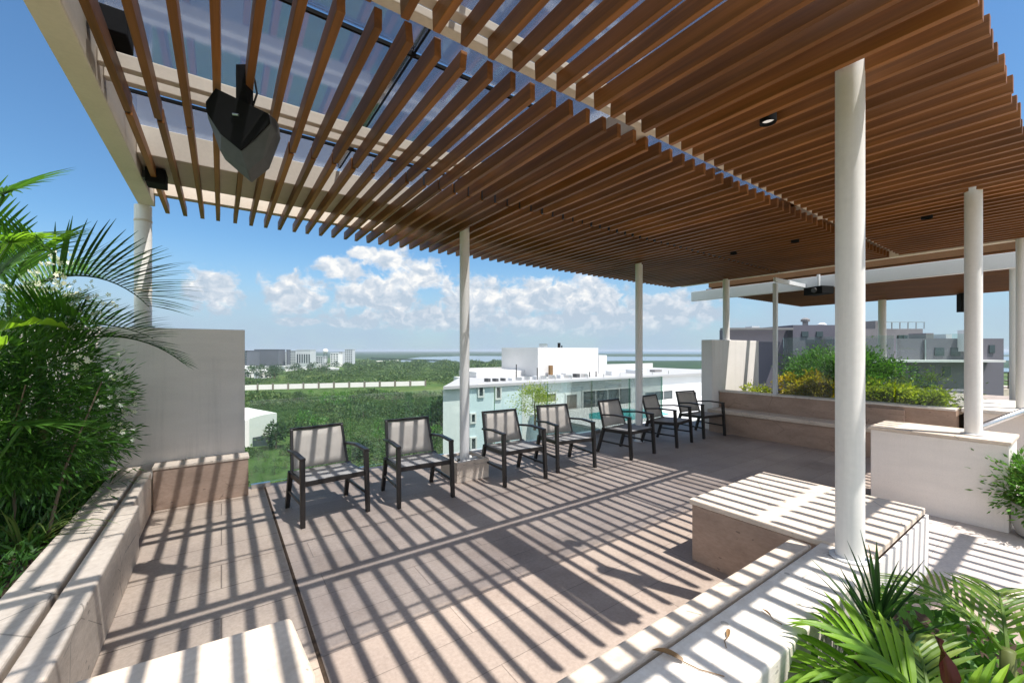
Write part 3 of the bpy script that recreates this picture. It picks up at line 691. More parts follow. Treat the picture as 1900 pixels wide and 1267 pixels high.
# left palm
pa = thing('areca_palm', 'areca palm whose long fronds arch in front of the sky at left', 'palm', (-1.34, 4.92, 0.36))
mb = MB().tube([(0, 0, -0.03), (0.02, 0, 0.7), (0.03, -0.02, 1.35)], 0.05, 10, 0.035).tube([(0.1, 0.08, -0.03), (0.14, 0.1, 0.8), (0.12, 0.05, 1.45)], 0.04, 10, 0.03)
mb.build('trunk', 'stem', pa, 0, True)
for (bx_, by_, bz, az, e, L, dr, n, ll, mat, ve, sw) in ((0.10, 0.0, 1.86, -14, 34, 0.85, 1.75, 26, 0.62, 'leaf_palm_dark', 1.25, 0.9), (0.12, -0.02, 1.48, -16, 24, 0.80, 1.0, 22, 0.36, 'leaf_palm_dark', 0.9, 0.8),
        (0.22, -0.02, 1.36, -12, 30, 0.95, 1.5, 26, 0.26, 'leaf_palm_dark', 0.3, 0.7), (0.0, -0.1, 1.75, -60, 52, 0.9, 1.5, 24, 0.42, 'leaf_palm', 0.8, 0.8), (0.0, -0.1, 1.85, -110, 60, 1.0, 1.2, 26, 0.42, 'leaf_palm', 0.6, 0.8),
        (0.0, 0.1, 1.7, 60, 55, 0.9, 1.4, 24, 0.4, 'leaf_palm', 0.6, 0.8), (-0.1, 0, 1.7, 150, 50, 1.1, 1.4, 24, 0.4, 'leaf_palm', 0.6, 0.8), (0.05, -0.1, 1.5, -48, 34, 0.8, 1.3, 22, 0.36, 'leaf_palm', 0.9, 0.8)):
    frond(pa, (bx_, by_, bz), R(az), R(e), L, dr, n, ll, 0.030, mat, 0.22, 'frond', ve, sw)
    pa_st = MB().tube([(0.04, 0, 1.1), (bx_ * 0.6, by_ * 0.6, (bz + 1.1) / 2), (bx_, by_, bz)], 0.011, 6).build('stalk', 'stem', pa)
fp = thing('fan_palm', 'bright fan palm at the left edge of the picture', 'palm', (-1.27, 3.95, 0.36))
MB().tube([(0, 0, -0.03), (0, 0, 0.9), (0.05, 0.05, 2.0)], 0.04, 8, 0.03).build('trunk', 'stem', fp, 0, True)
for (bz, az, e, n, L, mat, tp) in ((2.34, 25, 40, 28, 0.44, 'leaf_palm', (0.0, 0.12)), (2.04, 15, 20, 24, 0.42, 'leaf_bright', (0.02, 0.15)), (1.80, 30, 55, 24, 0.42, 'leaf_palm', (-0.02, 0.1)), (0.85, 20, -5, 20, 0.44, 'leaf_palm', (0.10, 0.05))):
    mb = MB(); c = np.array([0.12 + tp[0], tp[1], bz]); mb.tube([(0.04, 0.04, bz - 0.35), tuple(c)], 0.009, 6)
    d0 = np.array([math.cos(R(az)) * math.cos(R(e)), math.sin(R(az)) * math.cos(R(e)), math.sin(R(e))]); d, a, b = ortho(d0)
    for i in range(n):
        t = R(-115 + 230 * i / (n - 1)); dd = d * math.cos(t) + a * math.sin(t)
        blade(mb, c, dd + b * 0.15, L * random.uniform(0.85, 1.05) * (0.75 + 0.25 * math.cos(t / 2)), 0.030, 0.45, b, 5, 0.2)
    mb.build('fan_leaf', mat, fp)
bn = thing('broad_leaf_plant', 'broad bright green paddle leaf at the left picture edge', 'plant', (-1.22, 4.05, 0.36))
def paddle(parent, base, tip, wid, mat, sag=0.1, n=10, up=(0, 0, 1), name='leaf'):
    base = np.array(base); tip = np.array(tip); d = tip - base; L = np.linalg.norm(d); side = np.cross(d / L, up); side /= np.linalg.norm(side); nr = np.cross(side, d / L)
    vs = []; fs = []
    for i in range(n + 1):
        k = i / n; q = wid * math.sin(math.pi * (0.06 + 0.94 * k) ** 0.75) ** 0.8 if i < n else 0.002
        c = base + d * k - np.array([0, 0, sag * (4 * k * k - 2.2 * k)]) * L
        rip = 0.02 * math.sin(i * 2.3)
        vs += [c - side * q / 2 + nr * (q * 0.22 + rip), c - side * q / 4 + nr * q * 0.07, c, c + side * q / 4 + nr * q * 0.07, c + side * q / 2 + nr * (q * 0.22 - rip)]
    for i in range(n):
        for j in range(4): fs.append((i * 5 + j, i * 5 + j + 1, i * 5 + j + 6, i * 5 + j + 5))
    o = MB().add(vs, fs).build(name, mat, parent, 0, True); return o
MB().tube([(0, 0, -0.03), (0.0, 0.0, 0.8), (0.02, 0.1, 1.4)], 0.022, 8, 0.014).build('stem', 'stem', bn, 0, True)
paddle(bn, (0.0, 0.0, 1.42), (0.30, 0.35, 1.60), 0.22, 'leaf_bright', 0.12, 12)
paddle(bn, (0.0, 0.0, 1.30), (0.1, -0.6, 1.45), 0.22, 'leaf_bright', 0.15)
paddle(bn, (0.0, 0.05, 0.7), (0.22, 0.45, 0.55), 0.22, 'leaf_palm_dark', 0.12)
def tuft(name, label, cat, loc, n, L, wid, mat, spread=0.9, droop=1.6, group=None):
    t = thing(name, label, cat, loc, 0, group); mb = MB()
    for i in range(n):
        a = random.uniform(0, 6.283); e = random.uniform(0.7, 1.45)
        blade(mb, (0.04 * math.cos(a), 0.04 * math.sin(a), -0.01), (math.cos(a) * spread * math.cos(e) * 1.4, math.sin(a) * spread * math.cos(e) * 1.4, math.sin(e)), L * random.uniform(0.55, 1.05), wid, droop * random.uniform(0.6, 1.3), (0, 0, 1), 7, 0.2)
    mb.build('leaves', mat, t); return t
tuft('grass_tuft', 'pale arching grass tuft in front of the hedge at the left edge', 'grass plant', (-1.08, 4.15, 0.36), 34, 0.55, 0.020, 'leaf_grass')
tuft('grass_tuft', 'low grass tuft under the hedge next to the ledge end', 'grass plant', (-0.98, 4.72, 0.36), 30, 0.36, 0.014, 'leaf_hedge')
tuft('grass_tuft', 'dark grass tuft between hedge and tall wall', 'grass plant', (-0.92, 5.45, 0.36), 36, 0.42, 0.016, 'leaf_hedge')
tuft('grass_tuft', 'grass tuft behind the pale arching one in the left planter', 'grass plant', (-1.22, 4.5, 0.36), 34, 0.5, 0.016, 'leaf_palm_dark')
# ground cover so no bare patch shows
n = 5000; P = np.stack([rng.uniform(-1.9, -0.95, n), rng.uniform(3.2, 6.0, n), 0.36 + rng.random(n) * 0.10], 1); D = rng.normal(size=(n, 3)); D[:, 2] = np.abs(D[:, 2]) + 0.3
o = leaves('ground_cover', P, D, rng.uniform(0.04, 0.10, n), 0.015, 'leaf_hedge', None); tag(o, 'low dark ground cover in the left planter', 'ground cover', None, 'stuff')

# near right planter
dr_ = thing('dracaena', 'upright spiky dark green dracaena in front of the nearest column', 'plant', (2.42, 0.57, 0.12))
MB().tube([(0, 0, -0.03), (0, 0, 0.34)], 0.018, 8).build('stem', 'bark', dr_, 0, True)
mb = MB()
for i in range(34):
    a = random.uniform(0, 6.283); k = i / 34; e = 1.48 - 0.9 * (1 - k) * random.uniform(0.7, 1.1)
    blade(mb, (0, 0, 0.20 + 0.18 * k), (math.cos(a) * math.cos(e), math.sin(a) * math.cos(e), math.sin(e)), random.uniform(0.24, 0.40), 0.026, random.uniform(0.1, 0.6), (0.01, 0, 1), 5, 0.3)
mb.build('leaves', 'leaf_palm_dark', dr_)
np_ = thing('parlour_palm', 'leafy bright green palm in the near planter at the bottom right', 'palm', (2.08, 0.34, 0.12))
MB().tube([(0, 0, -0.03), (0, 0, 0.30)], 0.03, 8).build('trunk', 'stem', np_, 0, True)
for (az, e, L, dr, n, ll, lw, mat) in ((118, 42, 0.42, 1.6, 11, 0.27, 0.050, 'leaf_bright'), (160, 34, 0.38, 1.2, 11, 0.24, 0.034, 'leaf_pale'), (85, 55, 0.40, 1.6, 11, 0.26, 0.046, 'leaf_bright'),
                                 (20, 50, 0.48, 1.9, 14, 0.22, 0.026, 'leaf_pale'), (-60, 45, 0.42, 1.4, 12, 0.22, 0.036, 'leaf_bright'), (140, 12, 0.40, 0.9, 11, 0.24, 0.04, 'leaf_palm_dark'),
                                 (45, 40, 0.42, 1.4, 12, 0.22, 0.036, 'leaf_palm_dark'), (200, 20, 0.36, 0.8, 11, 0.22, 0.036, 'leaf_palm_dark')):
    frond(np_, (0, 0, 0.27), R(az), R(e), L, dr, n, ll, lw, mat, 0.5, 'frond', 0.35)
a2 = thing('arching_palm', 'thin arching palm over the white paving at the right', 'palm', (2.75, 0.22, 0.12))
MB().tube([(0, 0, -0.03), (0, 0, 0.30)], 0.025, 8).build('trunk', 'stem', a2, 0, True)
for (az, e, L, dr, n, ll, lw, mat) in ((118, 62, 0.50, 2.0, 14, 0.20, 0.020, 'leaf_pale'), (10, 52, 0.55, 1.8, 15, 0.24, 0.024, 'leaf_pale'), (-40, 40, 0.5, 1.4, 14, 0.24, 0.028, 'leaf_bright'), (60, 48, 0.55, 1.7, 15, 0.24, 0.024, 'leaf_pale'), (-90, 50, 0.42, 1.2, 12, 0.22, 0.03, 'leaf_bright')):
    frond(a2, (0, 0, 0.26), R(az), R(e), L, dr, n, ll, lw, mat, 0.6, 'frond', 0.3)
cd = thing('red_cordyline', 'dark red broad cordyline leaves in the near planter', 'plant', (2.08, 0.26, 0.12))
MB().tube([(0, 0, -0.03), (0, 0, 0.25)], 0.012, 6).build('stem', 'bark', cd, 0, True)
paddle(cd, (0.02, 0.0, 0.10), (-0.02, 0.06, 0.60), 0.085, 'leaf_red', 0.03, 10, (-0.55, -0.82, 0.1))
paddle(cd, (0, 0, 0.12), (0.26, -0.10, 0.40), 0.11, 'leaf_red', 0.06, 10, (-0.5, -0.6, 0.6))
paddle(cd, (0, 0, 0.12), (-0.20, 0.14, 0.34), 0.06, 'leaf_red', 0.06, 10, (-0.5, -0.7, 0.5))
paddle(cd, (0, 0, 0.12), (0.10, -0.22, 0.45), 0.09, 'leaf_red', 0.06, 10, (0.4, 0.2, 0.8))
n = 1300; P = np.stack([rng.uniform(1.3, 3.2, n), rng.uniform(0.18, 0.70, n), 0.12 + rng.random(n) ** 1.5 * 0.28], 1); D = rng.normal(size=(n, 3)); D[:, 2] = np.abs(D[:, 2]) + 0.3
o = leaves('under_planting', P, D, rng.uniform(0.05, 0.11, n), 0.035, 'leaf_shrub', None); tag(o, 'low leafy planting under the near palms', 'ground cover', None, 'stuff')

# right edge pot
pt_ = thing('plant_pot', 'white round pot with soil at the right picture edge', 'pot', (6.04, 0.235, 0.004))
MB().lathe(0, 0, [(0.14, 0), (0.20, 0.02), (0.235, 0.12), (0.24, 0.30), (0.22, 0.30), (0.215, 0.26)], 28).build('body', 'pot', pt_, 0, 'auto')
MB().cyl(0, 0, 0.24, 0.265, 0.214, 0.214, 24).build('soil', 'soil', pt_)
bu = thing('pot_bush', 'green bush with pale sprays growing in the white pot', 'bush', (6.04, 0.235, 0.27))
P, D = clumpy(5200, (0, 0.02, 0.18), (0.26, 0.30, 0.30), 44, 0.06, 1.0, 0.4); leaves('foliage', P, D, rng.uniform(0.03, 0.07, 5200), 0.018, 'leaf_shrub', bu)
P, D = clumpy(500, (-0.05, 0.22, 0.20), (0.10, 0.10, 0.16), 12, 0.04); leaves('pale_sprays', P, D, 0.035, 0.012, 'leaf_grass', bu)
MB().tube([(0, 0, -0.02), (0, 0, 0.25)], 0.012, 6).build('stem', 'bark', bu)
ca = thing('cactus', 'slim column cactus behind the potted bush', 'cactus', (6.09, 0.29, 0.27))
prof = []; mb = MB(); nn = 32; vs = []
for k in range(9):
    z = -0.02 + 0.62 * k / 8; r0 = 0.042 * (1 if k < 7 else (0.8 if k == 7 else 0.3))
    vs += [((r0 * (1 + 0.16 * math.cos(8 * 2 * math.pi * j / nn))) * math.cos(2 * math.pi * j / nn), (r0 * (1 + 0.16 * math.cos(8 * 2 * math.pi * j / nn))) * math.sin(2 * math.pi * j / nn), z) for j in range(nn)]
fs = [(k * nn + j, k * nn + (j + 1) % nn, (k + 1) * nn + (j + 1) % nn, (k + 1) * nn + j) for k in range(8) for j in range(nn)] + [tuple(8 * nn + j for j in range(nn))]
mb.add(vs, fs).build('body', 'cactus', ca, 0, True)

# far right planter plants
def shrub(name, label, loc, rad, n, clumps, cs, L, W, mat, group=None, cat='shrub', flat=0.8, shell=0.5):
    t = thing(name, label, cat, loc, 0, group)
    P, D = clumpy(n, (0, 0, rad[2] * 0.9), rad, clumps, cs, flat, shell); k = P[:, 2] > 0.0
    leaves('foliage', P[k], D[k], rng.uniform(L * 0.6, L * 1.2, k.sum()), W, mat, t)
    mb = MB()
    for i in range(7):
        a = random.uniform(0, 6.28); rr = random.uniform(0.3, 0.7)
        mb.tube([(0.02 * math.cos(a), 0.02 * math.sin(a), -0.02), (rad[0] * rr * 0.4 * math.cos(a), rad[1] * rr * 0.4 * math.sin(a), rad[2] * 0.7), (rad[0] * rr * math.cos(a), rad[1] * rr * math.sin(a), rad[2] * 1.3)], 0.018, 5, 0.005)
    mb.build('stem', 'bark', t); return t
shrub('green_shrub', 'large round green shrub in the far planter behind the nearest column', (9.95, 2.95, 0.72), (0.52, 0.95, 0.52), 26000, 110, 0.10, 0.055, 0.024, 'leaf_shrub')
shrub('yellow_croton', 'golden yellow croton in the far planter left of the nearest column', (9.46, 3.2, 0.72), (0.22, 0.60, 0.27), 7000, 60, 0.065, 0.065, 0.03, 'leaf_yellow')
shrub('yellow_croton', 'low yellow plants at the end of the far planter by the white wall', (9.46, 4.25, 0.72), (0.18, 0.30, 0.12), 900, 16, 0.05, 0.06, 0.025, 'leaf_lime')
shrub('lime_croton', 'lime yellow low plants in the far planter right of the nearest column', (9.46, 2.25, 0.72), (0.22, 0.60, 0.19), 6000, 46, 0.055, 0.07, 0.03, 'leaf_lime')
shrub('lime_croton', 'lime yellow plants in the far planter left of the right column', (9.46, 1.62, 0.72), (0.20, 0.34, 0.16), 1500, 24, 0.05, 0.07, 0.03, 'leaf_lime')
shrub('green_shrub', 'loose grey green shrub behind the lime plants', (9.95, 1.7, 0.72), (0.32, 0.5, 0.28), 1500, 26, 0.09, 0.06, 0.02, 'leaf_grass')

# dry leaves on the near bench
def dry(loc, rz, label, s=1.0):
    t = thing('dry_leaf', label, 'leaf', loc, rz, 'dry leaves on the near bench')
    mb = MB(); blade(mb, (0, 0, 0.004), (1, 0, 0.25), 0.10 * s, 0.035 * s, 0.6, (0, 0, 1), 5, 0.3); mb.build('blade', 'leaf_dry', t)
    MB().tube([(0, 0, 0.004), (-0.05 * s, 0.01, 0.003), (-0.12 * s, 0.0, 0.003)], 0.002, 5).build('stalk', 'leaf_dry', t)
dry((1.47, 0.93, 0.486), 2.0, 'dry brown leaf with a long stalk on the near bench top', 1.2)
dry((1.75, 0.90, 0.486), 0.4, 'small dry leaf lying in a sunny patch of the near bench', 0.6)
dry((2.05, 0.86, 0.486), 1.2, 'small dry leaf close to the palm on the near bench', 0.5)

# ------------------------------------------------------------------ landscape
def disc():
    n = 96; vs = []; fs = []; rad = [0, 60, 200, 600, 2000, 6000, 30000]
    vs.append((0, 0, GZ))
    for r in rad[1:]: vs += [(r * math.cos(2 * math.pi * j / n), r * math.sin(2 * math.pi * j / n), GZ) for j in range(n)]
    for j in range(n): fs.append((0, 1 + j, 1 + (j + 1) % n))
    for k in range(len(rad) - 2):
        for j in range(n): a = 1 + k * n; fs.append((a + j, a + n + j, a + n + (j + 1) % n, a + (j + 1) % n))
    return MB().add(vs, fs)
t = NT('land'); a = t.noise(0.010, 8, None, 0.65); b = t.noise(0.12, 5, None, 0.7); c = t.noise(0.0018, 4)
g3 = t.noise(0.9, 6, None, 0.75)
x = t.ramp(a, [(0.3, (0.042, 0.082, 0.022)), (0.5, (0.07, 0.125, 0.034)), (0.68, (0.125, 0.165, 0.055))])
x = t.mix(1.0, x, t.ramp(b, [(0.3, (0.55, 0.6, 0.55)), (0.7, (1.25, 1.2, 1.1))]), 'MULTIPLY')
x = t.mix(1.0, x, t.ramp(c, [(0.35, (0.8, 0.85, 0.9)), (0.65, (1.15, 1.1, 1.0))]), 'MULTIPLY')
x = t.mix(1.0, x, t.ramp(g3, [(0.3, (0.6, 0.65, 0.6)), (0.7, (1.25, 1.2, 1.1))]), 'MULTIPLY')
t.col(x); t.set(0.9, 0.1)
struct(disc().build('ground', 'land'))
t = NT('water'); t.col((0.13, 0.19, 0.22)); t.set(0.2, 0.5); t.bump(t.noise(0.35, 4, t.mapped((1, 2.4, 1))), 0.25, 0.3)
t = NT('sea'); t.col((0.015, 0.085, 0.105)); t.set(0.3, 0.35); t.bump(t.noise(0.05, 4), 0.2, 1.0)
def patch(name, pts, mat, z):
    poly = [view(u, (EYE - GZ) * 765 / (v - 650))[:2] for u, v in pts]
    return struct(MB().add([(p[0], p[1], z) for p in poly], [tuple(range(len(poly)))]).build(name, mat))
t = NT('coast'); a = t.noise(0.02, 6, None, 0.65); t.col(t.ramp(a, [(0.3, (0.012, 0.034, 0.016)), (0.7, (0.034, 0.070, 0.024))])); t.set(0.9, 0.1)
patch('coast_land', [(960, 690), (1110, 684), (1130, 690), (1260, 691), (2400, 691), (2400, 650.8), (300, 650.8), (300, 664), (650, 664), (735, 672.5), (870, 676), (960, 676)], 'coast', GZ + 0.2)
patch('lagoon', [(735, 671.5), (828, 672.5), (868, 672.8), (1000, 673.2), (1140, 669.8), (1310, 669.3), (1500, 669), (1900, 669), (1900, 662), (1310, 662.2), (1130, 661.6), (1000, 661), (868, 660.5), (780, 662.8), (750, 666.5)], 'water', GZ + 0.6)
patch('sea', [(960, 655.2), (1130, 656.4), (1320, 657.0), (1600, 658), (2400, 659), (2400, 650.9), (960, 650.9)], 'sea', GZ + 0.6)
patch('shore_road', [(560, 682), (640, 673.6), (740, 669.2), (740, 668.2), (640, 672.2), (560, 679.4)], 'travertine_white', GZ + 0.5)
patch('canal', [(1250, 694), (1330, 692), (2100, 692), (2100, 683), (1330, 684), (1250, 687)], 'water', GZ + 0.5)

# causeway
q0 = view(690, 1500); q1 = view(826, 1180)
cw = tag(MB().bar((q0.x, q0.y, GZ + 3.2), (q1.x, q1.y, GZ + 2.4), 9, 3.5).build('causeway', 'solid_roof'), 'low dark causeway reaching into the lagoon', 'causeway')
cw.data.materials[0] = MATS['leaf_tree']

# mangrove wood: one canopy of leaf clumps
def wood_mass():
    Cs, Ss = [], []
    for (d0, d1, u0, u1, n, s) in ((95, 150, 440, 1000, 4200, 1.25), (150, 240, 440, 1010, 5200, 1.7), (240, 290, 430, 1000, 1900, 2.0), (378, 620, 440, 1100, 5200, 2.5), (620, 1050, 640, 1000, 3200, 3.8)):
        d = np.sqrt(rng.uniform(d0 ** 2, d1 ** 2, n)); u = rng.uniform(u0, u1, n)
        r = (u - 950) / 765 * d; p = np.stack([CT * r + ST * d, -ST * r + CT * d], 1)
        ok = ~((u < 532) & (d > 430)); p = p[ok]; n = len(p)
        Cs.append(np.concatenate([p, np.full((n, 1), GZ)], 1)); Ss.append(s * rng.uniform(0.55, 1.25, n) * (0.35 + 1.25 * (np.sin(p[:, 0] * 0.09) * np.sin(p[:, 1] * 0.043 + 1) * 0.5 + 0.5) ** 1.5))
    C = np.concatenate(Cs); S = np.concatenate(Ss)
    # leave the clearing round the store and the hotel free
    def clear(u, d, rad):
        q = np.array(view(u, d)[:2]); return np.hypot(C[:, 0] - q[0], C[:, 1] - q[1]) > rad
    k = clear(480, 140, 15) & clear(510, 128, 6) & clear(470, 110, 14) & clear(505, 105, 9); C, S = C[k], S[k]
    m = 24; n = len(C); idx = np.repeat(np.arange(n), m)
    o = rng.normal(size=(n * m, 3)); o /= np.linalg.norm(o, axis=1, keepdims=True); o[:, 2] = np.abs(o[:, 2]) * 0.85 + 0.05
    P = C[idx] + o * S[idx][:, None] * rng.uniform(0.75, 1.05, (n * m, 1)); P[:, 2] += S[idx] * 0.35
    return leaves('mangrove_wood', P, o + rng.normal(size=o.shape) * 0.6, S[idx] * 0.62, S[idx] * 0.40, 'leaf_mangrove', None, 0.1)
tag(wood_mass(), 'low green mangrove wood spreading below the terrace towards the lagoon', 'wood', None, 'stuff')

# long white fence panels across the green
wl = thing('panel_wall', 'long row of white panels with dark posts across the green plain', 'wall', view(452, 322, GZ))
base = view(452, 322); 
for i in range(12):
    u0 = 452 + i * 28.3; u1 = u0 + 24.5; dd0 = 322 + i * 3.6; dd1 = dd0 + 3.1
    a = view(u0, dd0) - base; b = view(u1, dd1) - base; c = view(u1 + 1.6, dd1 + 0.2) - base
    MB().bar((a.x, a.y, 2.6), (b.x, b.y, 2.6), 0.5, 3.9).build('panel', 'plaster_white', wl)
    MB().bar((c.x, c.y, 0), (c.x, c.y, 5.6), 1.0, 1.0).build('post', 'pane_brown', wl)

# white store with a curved roof
st = thing('warehouse', 'white warehouse with curved roof beside the lawn', 'warehouse', view(480, 138, GZ), -TH)
arc = [(-6.5, 0), (-6.5, 6.8)] + [(-6.5 + 13.5 * k / 8, 6.8 + 4.2 * math.sin(math.pi / 2 * k / 8)) for k in range(1, 9)] + [(7.0, 0)]
vs = [(x, -4.0 + 0.35 * x, z) for x, z in arc] + [(x - 18, 9 + 0.35 * x, z) for x, z in arc]; m = len(arc)
MB().add(vs, [tuple(range(m - 1, -1, -1)), tuple(range(m, 2 * m))] + [(i, (i + 1) % m, m + (i + 1) % m, m + i) for i in range(m)]).build('hall', 'plaster_white', st)
MB().add([(0.5, -3.95, 0), (6.5, -1.85, 0), (6.5, -1.85, 4.2), (0.5, -3.95, 3.4)], [(0, 1, 2, 3)]).build('door', 'pane', st)
struct(patch('lawn', [(452, 935), (545, 935), (545, 812), (500, 818), (452, 832)], 'land', GZ + 0.4))

# far town
mottled('facade_grey', (0.13, 0.14, 0.16), 0.08, 0.1); mottled('facade_pale', (0.55, 0.57, 0.58), 0.08, 0.1); mottled('facade_white', (0.8, 0.79, 0.77), 0.05, 0.1)
def tower(u0, u1, vt, d, depth, mat, label, name='tower_block', win=(3, 6), vb=None):
    c = view((u0 + u1) / 2, d, GZ); t = thing(name, label, 'building', c, -TH, 'towers of the far town')
    W = (u1 - u0) / 765 * d; H = EYE - GZ + (650 - vt) / 765 * d
    MB().box(-W / 2, W / 2, 0, depth, 0, H).build('wall', mat, t)
    MB().box(-W / 2 - 0.4, W / 2 + 0.4, -0.4, depth + 0.4, H, H + 0.9).build('roof', mat, t)
    if win:
        nx_, nz_ = win
        for i in range(nx_):
            mb = MB()
            for j in range(nz_):
                x0 = -W / 2 + W * (i + 0.22) / nx_; x1 = -W / 2 + W * (i + 0.78) / nx_; z0 = H * (j + 0.3) / nz_; z1 = H * (j + 0.78) / nz_
                mb.box(x0, x1, -0.15, 0.05, z0, z1)
            mb.build('window', 'pane', t)
    return t
tower(444, 459.5, 651, 640, 30, 'facade_grey', 'dark tower block at the left end of the far town', win=(2, 8))
tower(472, 517, 649, 690, 20, 'facade_grey', 'big plain dark grey slab block in the far town', win=None)
tower(518, 531, 653, 760, 16, 'facade_pale', 'pale block directly right of the dark grey slab', win=(3, 9))
tower(531.5, 534.5, 649.5, 700, 8, 'facade_grey', 'very thin dark tower in the far town', win=None)
tower(535, 549, 651, 760, 20, 'facade_pale', 'pale block between the thin dark tower and the striped block', win=(4, 10))
tower(550, 576, 649.5, 720, 20, 'facade_pale', 'striped pale block with dark vertical fins', win=(6, 1))
tower(578, 599, 662, 780, 20, 'facade_pale', 'low pale block left of the water tower', win=(5, 5))
tower(613, 628, 656, 800, 20, 'facade_white', 'white block right of the water tower', win=(3, 6))
tower(629, 636, 653, 840, 14, 'facade_pale', 'narrow pale block near the right end of the far town', win=(2, 8))
tower(640, 654, 648.5, 820, 14, 'facade_pale', 'pale tower at the right end of the far town', win=(4, 10))
c = view(604, 720, GZ); wt_ = thing('water_tower', 'white round water tower on legs in the far town', 'water tower', c)
MB().lathe(0, 0, [(1.5, 26.5), (3.6, 27.5), (4.4, 30), (4.0, 32.5), (2.2, 34.2), (0.4, 34.8)], 20).build('tank', 'facade_white', wt_, 0, True)
for a in range(4):
    x, y = 3.2 * math.cos(a * math.pi / 2 + 0.6), 3.2 * math.sin(a * math.pi / 2 + 0.6); MB().tube([(x * 1.2, y * 1.2, 0), (x, y, 27.6)], 0.5, 6).build('leg', 'facade_grey', wt_)
mb = MB()
for z in (9, 18): mb.lathe(0, 0, [(3.4, z), (3.6, z + 0.4), (3.4, z + 0.8)], 8)
mb.build('brace_ring', 'facade_grey', wt_)
kinds = ['white flat roofed villa at the near edge of the far town', 'low white villa among trees of the far town', 'white two storey villa of the far town']
for i in range(26):
    u = 450 + 62 * (i / 26) ** 0.9 + random.uniform(-4, 4) if i < 17 else random.uniform(515, 640); d = random.uniform(470, 640) if i < 17 else random.uniform(600, 700)
    c = view(u, d, GZ); t = thing('villa', 'small white villa among the trees where the far town meets the green', 'house', c, random.uniform(0, 3), 'villas of the far town')
    a, b, h = random.uniform(4, 8), random.uniform(4, 7), random.uniform(4, 9)
    MB().box(-a, a, -b, b, 0, h).build('wall', 'facade_white', t); MB().box(-a - 0.4, a + 0.4, -b - 0.4, b + 0.4, h, h + 0.5).build('roof', 'facade_white', t)
    mb = MB()
    for k in range(3):
        x = -a + a * 2 * (k + 0.3) / 3
        for s in (-1, 1): mb.box(x, x + a * 0.35, s * (b + 0.06) - 0.06, s * (b + 0.06) + 0.06, 1.0, 3.0)
    mb.build('window', 'pane', t)
def far_tree(loc, s, label, group, mat='leaf_tree', n=420, lf=0.20):
    t = thing('tree', label, 'tree', loc, 0, group)
    P, D = clumpy(n, (0, 0, s * 0.95), (s * 0.6, s * 0.6, s * 0.45), 16, s * 0.16, 0.8, 0.4); leaves('crown', P, D, s * lf, s * lf * 0.6, mat, t)
    MB().tube([(0, 0, -0.2), (0.03 * s, 0, s * 0.4), (0, 0.02 * s, s * 0.9)], s * 0.05, 7, s * 0.02).build('trunk', 'bark', t); return t
for i in range(46):
    u = random.uniform(450, 520) if i < 26 else random.uniform(515, 650); d = random.uniform(440, 600) if i < 26 else random.uniform(560, 690)
    far_tree(view(u, d, GZ), random.uniform(5, 9), 'dark tree between the white villas of the far town', 'trees of the far town', n=160)
far_tree(view(512, 132, GZ), 5.5, 'dark round tree at the warehouse wall', None)
far_tree(view(668, 118, GZ), 4.0, 'dark tree just right of the first armchair back', None)
far_tree(view(818, 150, GZ), 9.0, 'tall slim dark tree left of the middle column', None, n=700)

for i in range(64):
    d = math.sqrt(random.uniform(118 ** 2, 285 ** 2)); u = random.uniform(545, 815)
    far_tree(view(u, d, GZ), random.uniform(2.6, 5.2), 'single taller tree standing out of the mangrove below the terrace', 'single trees in the mangrove', random.choice(['leaf_mangrove', 'leaf_tree', 'leaf_mangrove', 'leaf_shrub']), 220, 0.17)
for i in range(16):
    far_tree(view(random.uniform(462, 535), random.uniform(103, 124), GZ), random.uniform(1.0, 2.0), 'small bush on the lawn before the warehouse', 'bushes on the lawn', random.choice(['leaf_mangrove', 'leaf_grass', 'leaf_tree']), 200, 0.13)
# ------------------------------------------------------------------ hotel across the street
mottled('rough_grey', (0.22, 0.21, 0.21), 0.25, 1.2, 0.9); mottled('hotel_white', (0.66, 0.665, 0.66), 0.07, 0.3, 0.7); mottled('hotel_bright', (0.64, 0.625, 0.61), 0.07, 0.4, 0.7); mottled('hotel_roof', (0.36, 0.36, 0.36), 0.1, 0.6)
mottled('hotel_teal', (0.58, 0.66, 0.69), 0.07, 0.4, 0.5); mottled('hotel_blue', (0.46, 0.56, 0.62), 0.06, 0.4, 0.6)
hA = ((822 - 950) / 765 * 41, 41.0); hB = ((1300 - 950) / 765 * 66, 66.0)
hl = math.hypot(hB[0] - hA[0], hB[1] - hA[1]); hux, huy = (hB[0] - hA[0]) / hl, (hB[1] - hA[1]) / hl
hloc = view(822, 41, GZ)
ho = thing('hotel', 'long white hotel with teal wing and rooftop block across the street', 'building', hloc, -TH + math.atan2(huy, hux))
def hx(u, v, off=0.0):
    k = (u - 950) / 765; ar, ad = hA[0] - (-huy) * 0 + off * huy * -1 * 0, hA[1]
    t_ = (k * hA[1] - hA[0]) / (hux - k * huy); d = hA[1] + t_ * huy; return t_, EYE - (v - 650) / 765 * d - GZ
RZ = -1.85 - GZ
xt = hx(966, 700)[0]; xe = hx(1300, 700)[0]
MB().box(xt, xe + 10, 0, 17, 0, RZ - 0.3).build('wall', 'hotel_white', ho)
xw = hx(868, 700)[0]
MB().prism([(0, 0), (xw - 0.02, 0), (xw - 0.02, 3), (2.2, 3)], 0, RZ - 0.32).build('low_wall', 'hotel_white', ho)
MB().prism([(xw, -0.25), (xt - 0.02, -0.25), (xt - 0.02, 9), (xw + 6.0, 9)], 0, RZ - 0.35).build('teal_wing', 'hotel_teal', ho)
MB().prism([(-0.2, -0.5), (xe + 10.3, -0.5), (xe + 10.3, 17.3), (11.6, 17.3)], RZ - 0.3, RZ).build('roof_slab', 'hotel_roof', ho)
